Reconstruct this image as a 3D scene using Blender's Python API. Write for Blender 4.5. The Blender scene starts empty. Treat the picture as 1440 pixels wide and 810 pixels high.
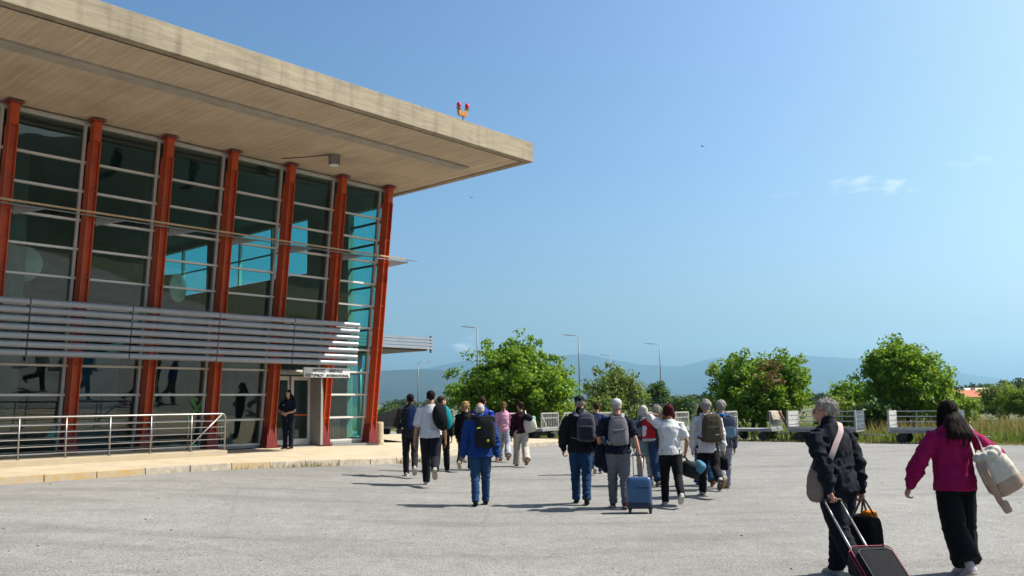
import bpy, bmesh, math, random
import numpy as np
from mathutils import Vector, Matrix, Quaternion, noise
random.seed(7)
scene = bpy.context.scene
COL = scene.collection
rad = math.radians

# ---------------------------------------------------------------- camera
FPX, PITCH, ROLL, CY, CAMZ = 1225.45, .1121968, -.0125038, 429.14, 1.65
_F = np.array([0, math.cos(PITCH), math.sin(PITCH)]); _r = np.array([1., 0, 0]); _u = np.cross(_r, _F)
CB = np.array([_r*math.cos(ROLL)+_u*math.sin(ROLL), -_r*math.sin(ROLL)+_u*math.cos(ROLL), _F])
cam_d = bpy.data.cameras.new('camera'); cam = bpy.data.objects.new('camera', cam_d); COL.objects.link(cam)
cam_d.sensor_width = 36; cam_d.lens = FPX/1440*36; cam_d.shift_y = (CY-405)/1440
cam_d.clip_start = .1; cam_d.clip_end = 60000
m = Matrix.Identity(4)
for i in range(3):
    m[i][0] = CB[0][i]; m[i][1] = CB[1][i]; m[i][2] = -CB[2][i]
m[2][3] = CAMZ
cam.matrix_world = m
scene.camera = cam

# ---------------------------------------------------------------- sky, sun, exposure
SUN_EL, SUN_AZ = 50.0, 81.0          # azimuth clockwise from +Y
w = bpy.data.worlds.new('World'); scene.world = w; w.use_nodes = True
nt = w.node_tree; bg = nt.nodes['Background']
sky = nt.nodes.new('ShaderNodeTexSky'); sky.sky_type = 'NISHITA'; sky.sun_disc = False
sky.sun_elevation = rad(SUN_EL); sky.sun_rotation = rad(SUN_AZ)
sky.altitude = 30; sky.air_density = 1.0; sky.dust_density = 4.2; sky.ozone_density = 3.0
hsv = nt.nodes.new('ShaderNodeHueSaturation'); hsv.inputs["Saturation"].default_value = 1.08; hsv.inputs["Hue"].default_value = .491; nt.links.new(sky.outputs[0], hsv.inputs['Color'])
gam = nt.nodes.new('ShaderNodeGamma'); gam.inputs[1].default_value = 1.4; nt.links.new(hsv.outputs[0], gam.inputs[0])
roll = nt.nodes.new('ShaderNodeVectorMath'); roll.operation = 'MINIMUM'; roll.inputs[1].default_value = (8.6, 8.6, 8.6); nt.links.new(gam.outputs[0], roll.inputs[0])
_L = nt.links; tcw = nt.nodes.new('ShaderNodeTexCoord'); _skyc = roll.outputs[0]
def _mathn(op, a, b=None, c=None):
    n = nt.nodes.new('ShaderNodeMath'); n.operation = op
    for i, v in enumerate((a, b, c)):
        if v is None: continue
        if hasattr(v, 'links'): _L.new(v, n.inputs[i])
        else: n.inputs[i].default_value = v
    return n.outputs[0]
_cn = nt.nodes.new('ShaderNodeTexNoise'); _cm = nt.nodes.new('ShaderNodeMapping'); _cm.inputs['Scale'].default_value = (1, 1, 2.2)
_L.new(tcw.outputs['Generated'], _cm.inputs[0]); _L.new(_cm.outputs[0], _cn.inputs[0]); _cn.inputs['Scale'].default_value = 42; _cn.inputs['Detail'].default_value = 7
# thin fair-weather clouds: azimuth, elevation (degrees), half width, half height, strength
for _az, _el, _a, _b, _k in ((22.0, 13.0, .040, .011, .6), (24.2, 12.7, .034, .010, .7), (17.6, 12.9, .018, .007, .45), (28.4, 13.6, .022, .008, .35), (-3.1, 3.7, .026, .016, .85), (58, 15, .06, .015, .4), (95, 9, .07, .02, .4), (140, 14, .06, .015, .4), (200, 11, .06, .02, .4), (275, 13, .05, .015, .4)):
    _c = Vector((math.sin(rad(_az))*math.cos(rad(_el)), math.cos(rad(_az))*math.cos(rad(_el)), math.sin(rad(_el)))); _t = Vector((math.cos(rad(_az)), -math.sin(rad(_az)), 0)); _v = _t.cross(_c)
    _s2 = None
    for _w, _q in ((_t, _a), (_v, _b), (_c, 0)):
        n = nt.nodes.new('ShaderNodeVectorMath'); n.operation = 'DOT_PRODUCT'; _L.new(tcw.outputs['Generated'], n.inputs[0]); n.inputs[1].default_value = _w
        if _q:
            x = _mathn('DIVIDE', n.outputs['Value'], _q); x = _mathn('MULTIPLY', x, x); _s2 = x if _s2 is None else _mathn('ADD', _s2, x)
        else: _fr = _mathn('GREATER_THAN', n.outputs['Value'], .5)
    _m = _mathn('MULTIPLY_ADD', _cn.outputs[0], 2.6, -1.05); _m = _mathn('SUBTRACT', _m, _mathn('MULTIPLY', _s2, .55)); _m = _mathn('MINIMUM', _mathn('MAXIMUM', _m, 0), 1.)
    _m = _mathn('MULTIPLY', _mathn('MULTIPLY', _m, _k), _fr)
    mx = nt.nodes.new('ShaderNodeMix'); mx.data_type = 'RGBA'; _L.new(_m, mx.inputs[0]); _L.new(_skyc, mx.inputs[6]); mx.inputs[7].default_value = (11.5, 11.8, 12, 1); _skyc = mx.outputs[2]
nt.links.new(_skyc, bg.inputs[0]); bg.inputs[1].default_value = .053
sd = bpy.data.lights.new('sun', 'SUN'); sun = bpy.data.objects.new('sun', sd); COL.objects.link(sun)
sd.energy = 5.0; sd.angle = rad(.55); sd.color = (1, .95, .87)
_s = Vector((math.sin(rad(SUN_AZ))*math.cos(rad(SUN_EL)), math.cos(rad(SUN_AZ))*math.cos(rad(SUN_EL)), math.sin(rad(SUN_EL))))
sun.rotation_euler = _s.to_track_quat('Z', 'Y').to_euler(); sun.location = (30, 0, 60)
scene.view_settings.view_transform = 'Standard'; scene.view_settings.look = 'None'
scene.view_settings.gamma = 1; scene.view_settings.exposure = 0.9
scene.view_settings.use_curve_mapping = False
scene.render.engine = 'CYCLES'
cy = scene.cycles
cy.use_denoising = True
try: cy.denoiser = 'OPENIMAGEDENOISE'
except Exception: pass
cy.max_bounces = 7; cy.transparent_max_bounces = 24; cy.glossy_bounces = 4; cy.diffuse_bounces = 3
cy.transmission_bounces = 6; cy.volume_bounces = 1; cy.caustics_reflective = False; cy.caustics_refractive = False
cy.sample_clamp_indirect = 6

# ---------------------------------------------------------------- helpers
YAW = .727525
UX, UY = math.sin(YAW), math.cos(YAW)
BROT = math.pi/2 - YAW
def UV(u, p, z=0.): return Vector((UX*u - UY*p, UY*u + UX*p, z))
def gz(x):
    t = min(1, max(0, -x/7.5)); return .28*t*t*(3-2*t)
def pix_ray(x, y): return np.array([(x-720)/FPX, -(y-CY)/FPX, 1.]) @ CB
def pix_ground(x, y, z=0.):
    d = pix_ray(x, y)
    for _ in range(4):
        t = (z-CAMZ)/d[2]; px = d[0]*t; z2 = gz(px)
        if abs(z2-z) < 1e-4: break
        z = z2
    return Vector((d[0]*t, d[1]*t, z))
def pix_at(x, y, Y):
    d = pix_ray(x, y); t = Y/d[1]; return Vector((d[0]*t, Y, CAMZ+d[2]*t))

class MB:
    def __init__(s): s.v = []; s.f = []; s.m = []
    def add(s, vs, fs, mi=0):
        o = len(s.v); s.v += [tuple(v) for v in vs]
        for f in fs: s.f.append([i+o for i in f]); s.m.append(mi)
        return s
    def box(s, a, b, mi=0):
        (x0, y0, z0), (x1, y1, z1) = a, b
        vs = [(x0,y0,z0),(x1,y0,z0),(x1,y1,z0),(x0,y1,z0),(x0,y0,z1),(x1,y0,z1),(x1,y1,z1),(x0,y1,z1)]
        return s.add(vs, [(0,3,2,1),(4,5,6,7),(0,1,5,4),(1,2,6,5),(2,3,7,6),(3,0,4,7)], mi)
    def hexa(s, vs, mi=0):
        return s.add(vs, [(0,3,2,1),(4,5,6,7),(0,1,5,4),(1,2,6,5),(2,3,7,6),(3,0,4,7)], mi)
    def bar(s, a, b, w, h, mi=0, up=(0,0,1)):
        a = Vector(a); b = Vector(b); d = (b-a).normalized(); up = Vector(up)
        if abs(d.dot(up)) > .98: up = Vector((1,0,0))
        r = d.cross(up).normalized()*w/2; t = r.cross(d).normalized()*h/2
        return s.hexa([a-r-t, a+r-t, b+r-t, b-r-t, a-r+t, a+r+t, b+r+t, b-r+t], mi)
    def tube(s, pts, rs, n=8, mi=0, cap=True):
        pts = [Vector(p) for p in pts]
        if not hasattr(rs, '__len__'): rs = [rs]*len(pts)
        o = len(s.v); prev = None
        for i, p in enumerate(pts):
            d = (pts[min(i+1, len(pts)-1)] - pts[max(i-1, 0)])
            d = d.normalized() if d.length > 1e-9 else Vector((0,0,1))
            if prev is None:
                a = d.orthogonal().normalized()
            else:
                a = (prev - d*prev.dot(d)); a = a.normalized() if a.length > 1e-6 else d.orthogonal().normalized()
            prev = a; b = d.cross(a)
            for k in range(n):
                t = 2*math.pi*k/n; s.v.append(tuple(p + (a*math.cos(t)+b*math.sin(t))*rs[i]))
        for i in range(len(pts)-1):
            for k in range(n):
                k2 = (k+1) % n
                s.f.append([o+i*n+k, o+i*n+k2, o+(i+1)*n+k2, o+(i+1)*n+k]); s.m.append(mi)
        if cap:
            s.f.append([o+k for k in range(n)][::-1]); s.m.append(mi)
            s.f.append([o+(len(pts)-1)*n+k for k in range(n)]); s.m.append(mi)
        return s
    def lathe(s, prof, n=20, c=(0,0,0), mi=0, M=None):
        o = len(s.v); c = Vector(c)
        for r, z in prof:
            for k in range(n):
                t = 2*math.pi*k/n; p = Vector((r*math.cos(t), r*math.sin(t), z))
                if M: p = M @ p
                s.v.append(tuple(c+p))
        for i in range(len(prof)-1):
            for k in range(n):
                k2 = (k+1) % n
                s.f.append([o+i*n+k, o+i*n+k2, o+(i+1)*n+k2, o+(i+1)*n+k]); s.m.append(mi)
        s.f.append([o+k for k in range(n)][::-1]); s.m.append(mi)
        s.f.append([o+(len(prof)-1)*n+k for k in range(n)]); s.m.append(mi)
        return s
    def prism(s, poly, z0, z1, mi=0):
        n = len(poly); vs = [(x, y, z0) for x, y in poly]+[(x, y, z1) for x, y in poly]
        return s.add(vs, [list(range(n))[::-1], list(range(n, 2*n))]+[(i, (i+1) % n, n+(i+1) % n, n+i) for i in range(n)], mi)
    def mesh(s, name, mats, smooth=False, bevel=0):
        me = bpy.data.meshes.new(name); me.from_pydata(s.v, [], s.f)
        if bevel:
            bm = bmesh.new(); bm.from_mesh(me)
            bmesh.ops.bevel(bm, geom=[e for e in bm.edges], offset=bevel, segments=2, affect='EDGES', profile=.6)
            bm.to_mesh(me); bm.free()
        for mt in (mats if isinstance(mats, (list, tuple)) else [mats]): me.materials.append(mt)
        if not bevel and any(s.m): me.polygons.foreach_set('material_index', s.m)
        if smooth: me.polygons.foreach_set('use_smooth', [True]*len(me.polygons))
        me.update(); return me
    def build(s, name, mats, parent=None, smooth=False, bevel=0, loc=None):
        return put(name, s.mesh(name, mats, smooth, bevel), parent, loc)
def put(name, me, parent=None, loc=None, rot=None):
    o = bpy.data.objects.new(name, me); COL.objects.link(o)
    if parent: o.parent = parent
    if loc is not None: o.location = loc
    if rot is not None: o.rotation_euler = rot
    return o
def tag(o, label, cat, group=None, kind=None):
    o['label'] = label; o['category'] = cat
    if group: o['group'] = group
    if kind: o['kind'] = kind
    return o
def thing(name, label, cat, loc=(0,0,0), rz=0, group=None):
    o = bpy.data.objects.new(name, None); COL.objects.link(o); o.empty_display_size = .1
    o.location = loc; o.rotation_euler = (0, 0, rz)
    return tag(o, label, cat, group)
def struct(o): o['kind'] = 'structure'; return o
def copy_tree(o, parent=None):
    c = o.copy(); COL.objects.link(c)
    if parent: c.parent = parent
    for ch in list(o.children): copy_tree(ch, c)
    return c

# ---------------------------------------------------------------- materials
def mat(name, col, rough=.7, metal=0., var=.12, scale=4., bump=0., bscale=40., stretch=(1,1,1), col2=None, spec=.4, detail=5, streak=0., coat=0., sheen=0., bdist=.01):
    mt = bpy.data.materials.new(name); mt.use_nodes = True
    nt = mt.node_tree; N = nt.nodes; Lk = nt.links; P = N['Principled BSDF']
    P.inputs['Roughness'].default_value = rough; P.inputs['Metallic'].default_value = metal
    P.inputs['Specular IOR Level'].default_value = spec
    if coat: P.inputs['Coat Weight'].default_value = coat
    if sheen: P.inputs['Sheen Weight'].default_value = sheen
    tc = N.new('ShaderNodeTexCoord'); mp = N.new('ShaderNodeMapping'); mp.inputs['Scale'].default_value = stretch
    Lk.new(tc.outputs['Object'], mp.inputs[0])
    nz = N.new('ShaderNodeTexNoise'); nz.inputs['Scale'].default_value = scale; nz.inputs['Detail'].default_value = detail; nz.inputs['Roughness'].default_value = .6
    Lk.new(mp.outputs[0], nz.inputs[0])
    rp = N.new('ShaderNodeValToRGB'); rp.color_ramp.elements[0].position = .3; rp.color_ramp.elements[1].position = .7
    c2 = col2 or tuple(min(1, c*(1+var)) for c in col); c1 = tuple(c*(1-var) for c in col) if col2 is None else col
    rp.color_ramp.elements[0].color = (*c1, 1); rp.color_ramp.elements[1].color = (*c2, 1)
    Lk.new(nz.outputs[0], rp.inputs[0]); Lk.new(rp.outputs[0], P.inputs['Base Color'])
    if bump:
        nb = N.new('ShaderNodeTexNoise'); nb.inputs['Scale'].default_value = bscale; nb.inputs['Detail'].default_value = 4
        Lk.new(mp.outputs[0], nb.inputs[0]); bp = N.new('ShaderNodeBump'); bp.inputs['Strength'].default_value = bump; bp.inputs['Distance'].default_value = bdist
        Lk.new(nb.outputs[0], bp.inputs['Height']); Lk.new(bp.outputs[0], P.inputs['Normal'])
    return mt
def nodes_of(mt): return mt.node_tree.nodes, mt.node_tree.links, mt.node_tree.nodes['Principled BSDF']
def ramp(N, stops):
    r = N.new('ShaderNodeValToRGB'); e = r.color_ramp.elements
    e[0].position, e[0].color = stops[0][0], (*stops[0][1], 1); e[1].position, e[1].color = stops[-1][0], (*stops[-1][1], 1)
    for p, c in stops[1:-1]:
        x = e.new(p); x.color = (*c, 1)
    return r
def tex(N, L, kind, vec, scale, **kw):
    t = N.new('ShaderNodeTex'+kind); t.inputs['Scale'].default_value = scale
    for k, v in kw.items():
        if k in t.inputs: t.inputs[k].default_value = v
        else: setattr(t, k, v)
    L.new(vec, t.inputs['Vector']); return t
def mapping(N, L, sc=(1,1,1), src='Object'):
    tc = N.new('ShaderNodeTexCoord'); mp = N.new('ShaderNodeMapping'); mp.inputs['Scale'].default_value = sc
    L.new(tc.outputs[src], mp.inputs[0]); return mp.outputs[0]
def mix(N, L, fac, a, b, mode='MIX'):
    x = N.new('ShaderNodeMix'); x.data_type = 'RGBA'; x.blend_type = mode
    for s, v in ((x.inputs[0], fac), (x.inputs[6], a), (x.inputs[7], b)):
        if hasattr(v, 'links'): L.new(v, s)
        elif isinstance(v, (int, float)): s.default_value = v
        else: s.default_value = (*v, 1)
    return x.outputs[2]
def m_asphalt():
    mt = mat('asphalt', (.2,.2,.2), .9, spec=.25); N, L, P = nodes_of(mt)
    o = mapping(N, L)
    big = tex(N, L, 'Noise', o, .22, Detail=6., Roughness=.6)
    mid = tex(N, L, 'Noise', mapping(N, L, (1,1,1)), 3.2, Detail=6., Roughness=.7)
    rb = ramp(N, [(.3, (.183,.177,.165)), (.7, (.25,.244,.228))]); L.new(big.outputs[0], rb.inputs[0])
    rm = ramp(N, [(.3, (.84,.84,.85)), (.7, (1.1,1.1,1.09))]); L.new(mid.outputs[0], rm.inputs[0])
    c = mix(N, L, 1., rb.outputs[0], rm.outputs[0], 'MULTIPLY')
    ag = tex(N, L, 'Voronoi', o, 82., Randomness=1.)
    ra = ramp(N, [(0., (.5,.5,.5)), (.35, (.94,.94,.94)), (.8, (1.22,1.21,1.2))]); 
    sep = N.new('ShaderNodeSeparateColor'); L.new(ag.outputs['Color'], sep.inputs[0]); L.new(sep.outputs[0], ra.inputs[0])
    c = mix(N, L, 1., c, ra.outputs[0], 'MULTIPLY')
    # sparse stains and tyre-worn streaks
    st = tex(N, L, 'Noise', mapping(N, L, (.35,1.6,1)), .8, Detail=5.)
    rs = ramp(N, [(.52, (1,1,1)), (.70, (.78,.775,.77))]); L.new(st.outputs[0], rs.inputs[0])
    c = mix(N, L, 1., c, rs.outputs[0], 'MULTIPLY')
    ck = tex(N, L, 'Voronoi', mapping(N, L, (1,1,1)), .16, feature='DISTANCE_TO_EDGE')
    ckn = tex(N, L, 'Noise', o, 1.5, Detail=6.)
    L.new(mix(N, L, .06, o, ckn.outputs['Color']), ck.inputs['Vector'])
    rk = ramp(N, [(.0012, (.6,.6,.6)), (.004, (1,1,1))]); L.new(ck.outputs['Distance'], rk.inputs[0])
    c = mix(N, L, .25, c, mix(N, L, 1., c, rk.outputs[0], 'MULTIPLY'))
    L.new(c, P.inputs['Base Color'])
    bp = N.new('ShaderNodeBump'); bp.inputs['Strength'].default_value = .5; bp.inputs['Distance'].default_value = .008
    L.new(ag.outputs['Distance'], bp.inputs['Height']); L.new(bp.outputs[0], P.inputs['Normal'])
    return mt
def m_board_concrete(name, base, dark, bs, grain, axis):
    # board-marked concrete: boards of width bs across 'axis', long grain along the other
    mt = mat(name, base, .85, spec=.2); N, L, P = nodes_of(mt)
    sc = [grain]*3; sc[axis] = 1.
    o = mapping(N, L)
    sx = N.new('ShaderNodeSeparateXYZ'); L.new(o, sx.inputs[0])
    dv = N.new('ShaderNodeMath'); dv.operation = 'DIVIDE'; dv.inputs[1].default_value = bs; L.new(sx.outputs[axis], dv.inputs[0])
    fl = N.new('ShaderNodeMath'); fl.operation = 'FLOOR'; L.new(dv.outputs[0], fl.inputs[0])
    wn = N.new('ShaderNodeTexWhiteNoise'); wn.noise_dimensions = '1D'; L.new(fl.outputs[0], wn.inputs['W'])
    rw = ramp(N, [(0, (.92,.92,.92)), (1, (1.06,1.06,1.05))]); L.new(wn.outputs[0], rw.inputs[0])
    g = tex(N, L, 'Noise', mapping(N, L, tuple(sc)), 14., Detail=7., Roughness=.65)
    rg = ramp(N, [(.25, dark), (.5, tuple((a+b)/2 for a, b in zip(base, dark))), (.75, base)]); L.new(g.outputs[0], rg.inputs[0])
    c = mix(N, L, 1., rg.outputs[0], rw.outputs[0], 'MULTIPLY')
    big = tex(N, L, 'Noise', o, .7, Detail=5.); rbg = ramp(N, [(.3, (.84,.83,.82)), (.7, (1.07,1.07,1.06))]); L.new(big.outputs[0], rbg.inputs[0])
    c = mix(N, L, 1., c, rbg.outputs[0], 'MULTIPLY')
    fr = N.new('ShaderNodeMath'); fr.operation = 'FRACT'; L.new(dv.outputs[0], fr.inputs[0])
    rj = ramp(N, [(.0, (.82,.81,.8)), (.05, (1,1,1))]); L.new(fr.outputs[0], rj.inputs[0])
    c = mix(N, L, .8, c, mix(N, L, 1., c, rj.outputs[0], 'MULTIPLY'))
    # dark rain streaks
    stq = [2.2]*3; stq[2] = .35
    stn = tex(N, L, 'Noise', mapping(N, L, tuple(stq)), 1.6, Detail=6.); rst = ramp(N, [(.5, (1,1,1)), (.75, (.55,.53,.50))]); L.new(stn.outputs[0], rst.inputs[0])
    c = mix(N, L, .75 if axis == 2 else .0, c, mix(N, L, 1., c, rst.outputs[0], 'MULTIPLY'))
    L.new(c, P.inputs['Base Color'])
    ad = N.new('ShaderNodeMath'); ad.operation = 'ADD'; L.new(g.outputs[0], ad.inputs[0]); L.new(wn.outputs[0], ad.inputs[1])
    bp = N.new('ShaderNodeBump'); bp.inputs['Strength'].default_value = .5; bp.inputs['Distance'].default_value = .012
    L.new(ad.outputs[0], bp.inputs['Height']); L.new(bp.outputs[0], P.inputs['Normal'])
    return mt
def m_glass(name, tint, refl=1.0, ior=1.5):
    mt = bpy.data.materials.new(name); mt.use_nodes = True; N = mt.node_tree.nodes; L = mt.node_tree.links
    N.remove(N['Principled BSDF']); out = N['Material Output']
    tr = N.new('ShaderNodeBsdfTransparent'); tr.inputs[0].default_value = (*tint, 1)
    gl = N.new('ShaderNodeBsdfGlossy'); gl.inputs['Roughness'].default_value = .004; gl.inputs[0].default_value = (refl,)*3+(1,)
    tc = N.new('ShaderNodeTexCoord'); nz = N.new('ShaderNodeTexNoise'); nz.inputs['Scale'].default_value = 1.1; nz.inputs['Detail'].default_value = 1
    L.new(tc.outputs['Object'], nz.inputs[0]); bp = N.new('ShaderNodeBump'); bp.inputs['Strength'].default_value = .05; bp.inputs['Distance'].default_value = .05
    L.new(nz.outputs[0], bp.inputs['Height']); L.new(bp.outputs[0], gl.inputs['Normal'])
    lw = N.new('ShaderNodeLayerWeight'); lw.inputs[0].default_value = .5
    pw = N.new('ShaderNodeMath'); pw.operation = 'POWER'; pw.inputs[1].default_value = 5; L.new(lw.outputs['Facing'], pw.inputs[0])
    f0 = ((ior-1)/(ior+1))**2; fr = N.new('ShaderNodeMath'); fr.operation = 'MULTIPLY_ADD'; fr.inputs[1].default_value = .8*(1-f0); fr.inputs[2].default_value = f0; L.new(pw.outputs[0], fr.inputs[0])
    ms = N.new('ShaderNodeMixShader'); L.new(fr.outputs[0], ms.inputs[0]); L.new(tr.outputs[0], ms.inputs[1]); L.new(gl.outputs[0], ms.inputs[2])
    L.new(ms.outputs[0], out.inputs[0]); return mt
MT = dict(
    asphalt=m_asphalt(),
    soffit=m_board_concrete('soffit_concrete', (.63,.51,.385), (.46,.37,.28), .06, .07, 0),
    fascia=m_board_concrete('fascia_concrete', (.40,.34,.24), (.25,.21,.155), .115, .10, 2),
    beam=mat('beam_concrete', (.36,.33,.29), .85, var=.15, scale=3, bump=.3, bscale=30, spec=.2),
    red=mat('red_painted_steel', (.47,.062,.010), .45, var=.14, scale=2.5, bump=.06, bscale=60, spec=.5),
    maroon=mat('maroon_painted_steel', (.15,.014,.012), .5, var=.2, scale=6, bump=.1, bscale=50),
    alu=mat('anodised_aluminium', (.62,.6,.57), .42, .35, var=.08, scale=5),
    alu_white=mat('white_aluminium', (.62,.59,.55), .45, .1, var=.06, scale=4),
    blade=mat('grey_louvre_paint', (.28,.30,.34), .42, .2, var=.1, scale=2, bump=.05, bscale=30),
    steel=mat('brushed_steel', (.34,.33,.32), .40, .7, var=.08, scale=10),
    dark=mat('dark_steel', (.06,.06,.065), .5, .3, var=.2),
    brown=mat('brown_paint_rail', (.42,.29,.17), .5, var=.15, scale=5),
    pave=mat('pale_concrete_pavement', (.42,.35,.245), .9, var=.13, scale=1.6, bump=.35, bscale=60, spec=.2, detail=8),
    kerb=mat('kerb_concrete', (.36,.31,.24), .9, var=.3, scale=7, bump=.5, bscale=50, spec=.2),
    kerb_y=mat('faded_yellow_kerb', (.42,.26,.07), .9, var=.0, col2=(.38,.33,.26), scale=5, bump=.5, bscale=50, spec=.2),
    plaster=mat('interior_plaster', (.28,.275,.25), .9, var=.08),
    int_floor=mat('interior_floor', (.2,.2,.2), .35, var=.1),
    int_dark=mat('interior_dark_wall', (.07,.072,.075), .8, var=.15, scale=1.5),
    int_conc=mat('interior_concrete', (.3,.3,.28), .85, var=.15, scale=2, bump=.2),
    blue_panel=mat('blue_partition', (.05,.14,.25), .5, var=.1),
    glass=m_glass('tinted_glass', (.70,.83,.82), 1.0, 1.6),
    glass_end=m_glass('tinted_end_glass', (.52,.97,.95), .4, 1.4),
    white=mat('white_paint', (.40,.39,.37), .6, var=.2, scale=6),
    galv=mat('galvanised_steel', (.36,.37,.39), .5, .4, var=.15, scale=8),
    rubber=mat('tyre_rubber', (.025,.025,.026), .8, var=.2),
    yellow=mat('yellow_housing', (.42,.17,.02), .5, var=.1),
    redglass=mat('red_lamp_glass', (.5,.008,.02), .15, var=.05, coat=.5),
    lampgrey=mat('grey_lamp_housing', (.2,.2,.19), .5, .2, var=.1),
    frosted=mat('frosted_lamp_glass', (.7,.75,.72), .3, var=.05),
    sign=mat('white_sign_board', (.58,.58,.57), .5, var=.06),
    black=mat('black_lettering', (.015,.015,.015), .5, var=.1),
    green=mat('green_sticker', (.05,.20,.035), .5, var=.1),
    grass=mat('dry_grass', (.16,.17,.04), .9, var=.3, scale=.3),
    dirt=mat('field_ground', (.135,.13,.075), .95, var=.0, col2=(.085,.105,.05), scale=.05, bump=.4, bscale=3, spec=.1),
)
# ================================================================ terminal building
B0 = (10.0, 23.0, .42)
term = thing('terminal_building', 'concrete and glass terminal with leaning red steel columns under a deep flat roof', 'building', UV(*B0), BROT)
def BL(u, p, z): return (u-B0[0], p-B0[1], z-B0[2])
ZB, ZT = .42, 8.95
def pf(z): return 23.0 - .1114*(z-ZB)             # leaning outer line of the columns
LEAN = math.atan(.1114)
US = [18.77-1.935*k for k in range(0, 11)]
def bbox(name, a, b, mt, parent=term, bevel=0):
    mb = MB(); mb.box(BL(*a), BL(*b)); return mb.build(name, mt, parent, bevel=bevel)
# roof
mb = MB()
RU0, RU1, RP0, RP1 = -6., 19.84, 16.72, 46.
roof = bbox('roof_slab', (RU0, RP0+.12, 8.99), (RU1-.12, RP1, 9.5), MT['soffit'])
fa = MB()
fa.box(BL(RU0, RP0, 8.95), BL(RU1, RP0+.22, 9.555)); fa.build('fascia', MT['fascia'], term, bevel=.015)
fa = MB(); fa.box(BL(RU1-.22, RP0+.223, 8.95), BL(RU1, RP1, 9.553)); fa.build('fascia', MT['fascia'], term, bevel=.015)
# dark strip behind the drip edge, its colour standing in for a shadow line
bbox('drip_shadow_strip', (RU0, RP0+.223, 8.962), (RU1-.223, RP0+.30, 8.99), MT['dark'])
so = bbox('soffit_beam', (RU0, 18.56, 8.93), (18.9, 18.98, 8.99), MT['beam'], bevel=.008)
# columns
colm = {}
def column_mesh():
    mb = MB(); Wd, Dp, T = .225, .33, .024
    prof = [(ZB+.5, 1.0), (8.35, .9)]
    def ring(u0, u1, d0, d1, za, zb, ta=1., tb=1.):
        vs = []
        for z, t in ((za, ta), (zb, tb)):
            y = pf(z)
            vs += [(u0*t, y+d0-B0[1], z-ZB), (u1*t, y+d0-B0[1], z-ZB), (u1*t, y+d1-B0[1], z-ZB), (u0*t, y+d1-B0[1], z-ZB)]
        mb.hexa(vs)
    ring(-Wd/2, -Wd/2+T, 0, Dp, ZB+.35, 8.4, 1, .92)
    ring(Wd/2-T, Wd/2, 0, Dp, ZB+.35, 8.4, 1, .92)
    ring(-Wd/2+T, Wd/2-T, .10, .13, ZB+.35, 8.4, 1, .92)
    ring(-Wd/2+T, Wd/2-T, Dp-.03, Dp-.003, ZB+.35, 8.4, 1, .92)
    for i in range(11):                                          # stiffeners inside the channel
        z = .53+.736*i
        ring(-Wd/2+T, Wd/2-T, .03, .10, z-.01, z+.012, .97, .97)
    ring(-.10, .10, .03, .25, 8.4, 8.91)                          # neck
    return mb.mesh('column', MT['red'])
cm = column_mesh()
sh = MB()                                                        # flared shoe
y0 = pf(ZB)-B0[1]
sh.hexa([(-.19, y0-.06, .015), (.19, y0-.06, .015), (.19, y0+.36, .015), (-.19, y0+.36, .015), (-.142, y0-.012, .62), (.142, y0-.012, .62), (.142, y0+.29, .62), (-.142, y0+.29, .62)])
shm = sh.mesh('column_shoe', MT['maroon'])
fp = MB(); fp.box((-.26, y0-.12, 0.003), (.26, y0+.42, .02)); fpm = fp.mesh('foot_plate', MT['maroon'])
bo = MB()
for k in range(1): bo.lathe([(.018, 0), (.018, .06)], 6, (0, 0, .02))
bom = bo.mesh('bolt', MT['maroon'])
cp = MB(); y1 = pf(8.93)-B0[1]; cp.hexa([(-.12, y1, 8.47), (.12, y1, 8.47), (.12, y1+.26, 8.47), (-.12, y1+.26, 8.47), (-.19, y1-.06, 8.52), (.19, y1-.06, 8.52), (.19, y1+.32, 8.52), (-.19, y1+.32, 8.52)])
cpm = cp.mesh('cap_plate', MT['maroon'])
for k, u in enumerate(US):
    c = put('column', cm, term, (u-B0[0], 0, 0))
    put('column_shoe', shm, c); put('foot_plate', fpm, c); put('cap_plate', cpm, c)
    if k < 4:
        for bu in (-.22, .22):
            for bp_ in (-.08, .36): put('bolt', bom, c, (bu, y0+bp_, 0))
# glazing: one pane per bay and row, transoms, mullions
GOFF = .40
ROWS = [.53+.736*i for i in range(11)]+[8.86]
DOOR_BAY = 1                                                     # between US[1] and US[2]
LSC = 1/math.cos(LEAN)
def pane_mesh(h, mt, wd=1.935):
    mb = MB(); s = .1114
    vs = []
    for z in (0, h):
        for (x, y) in ((-wd/2+.03, 0), (wd/2-.03, 0), (wd/2-.03, .012), (-wd/2+.03, .012)): vs.append((x, y - s*z, z))
    mb.hexa(vs); return mb.mesh('glass_pane', mt)
pm = pane_mesh(.736, MT['glass']); pmt = pane_mesh(8.86-ROWS[10], MT['glass']); pme = pane_mesh(.736, MT['glass_end'])
tm = MB(); tm.box((-1.935/2+.0, -.055, -.03), (1.935/2-.0, .06, .03)); tmm = tm.mesh('transom', MT['alu_white'], bevel=.006)
tt = MB(); tt.box((-1.935/2, -.06, -.03), (1.935/2, .06, .03)); tt.box((-1.935/2, -.03, .034), (1.935/2, .05, .085)); ttm = tt.mesh('head_transom', MT['alu'])
mu = MB(); vs = []
for z in (.46, 8.86):
    y = pf(z)+GOFF-B0[1]
    vs += [(-.035, y-.05, z-ZB), (.035, y-.05, z-ZB), (.035, y+.07, z-ZB), (-.035, y+.07, z-ZB)]
mu.hexa(vs); mum = mu.mesh('mullion', MT['alu'])
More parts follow.
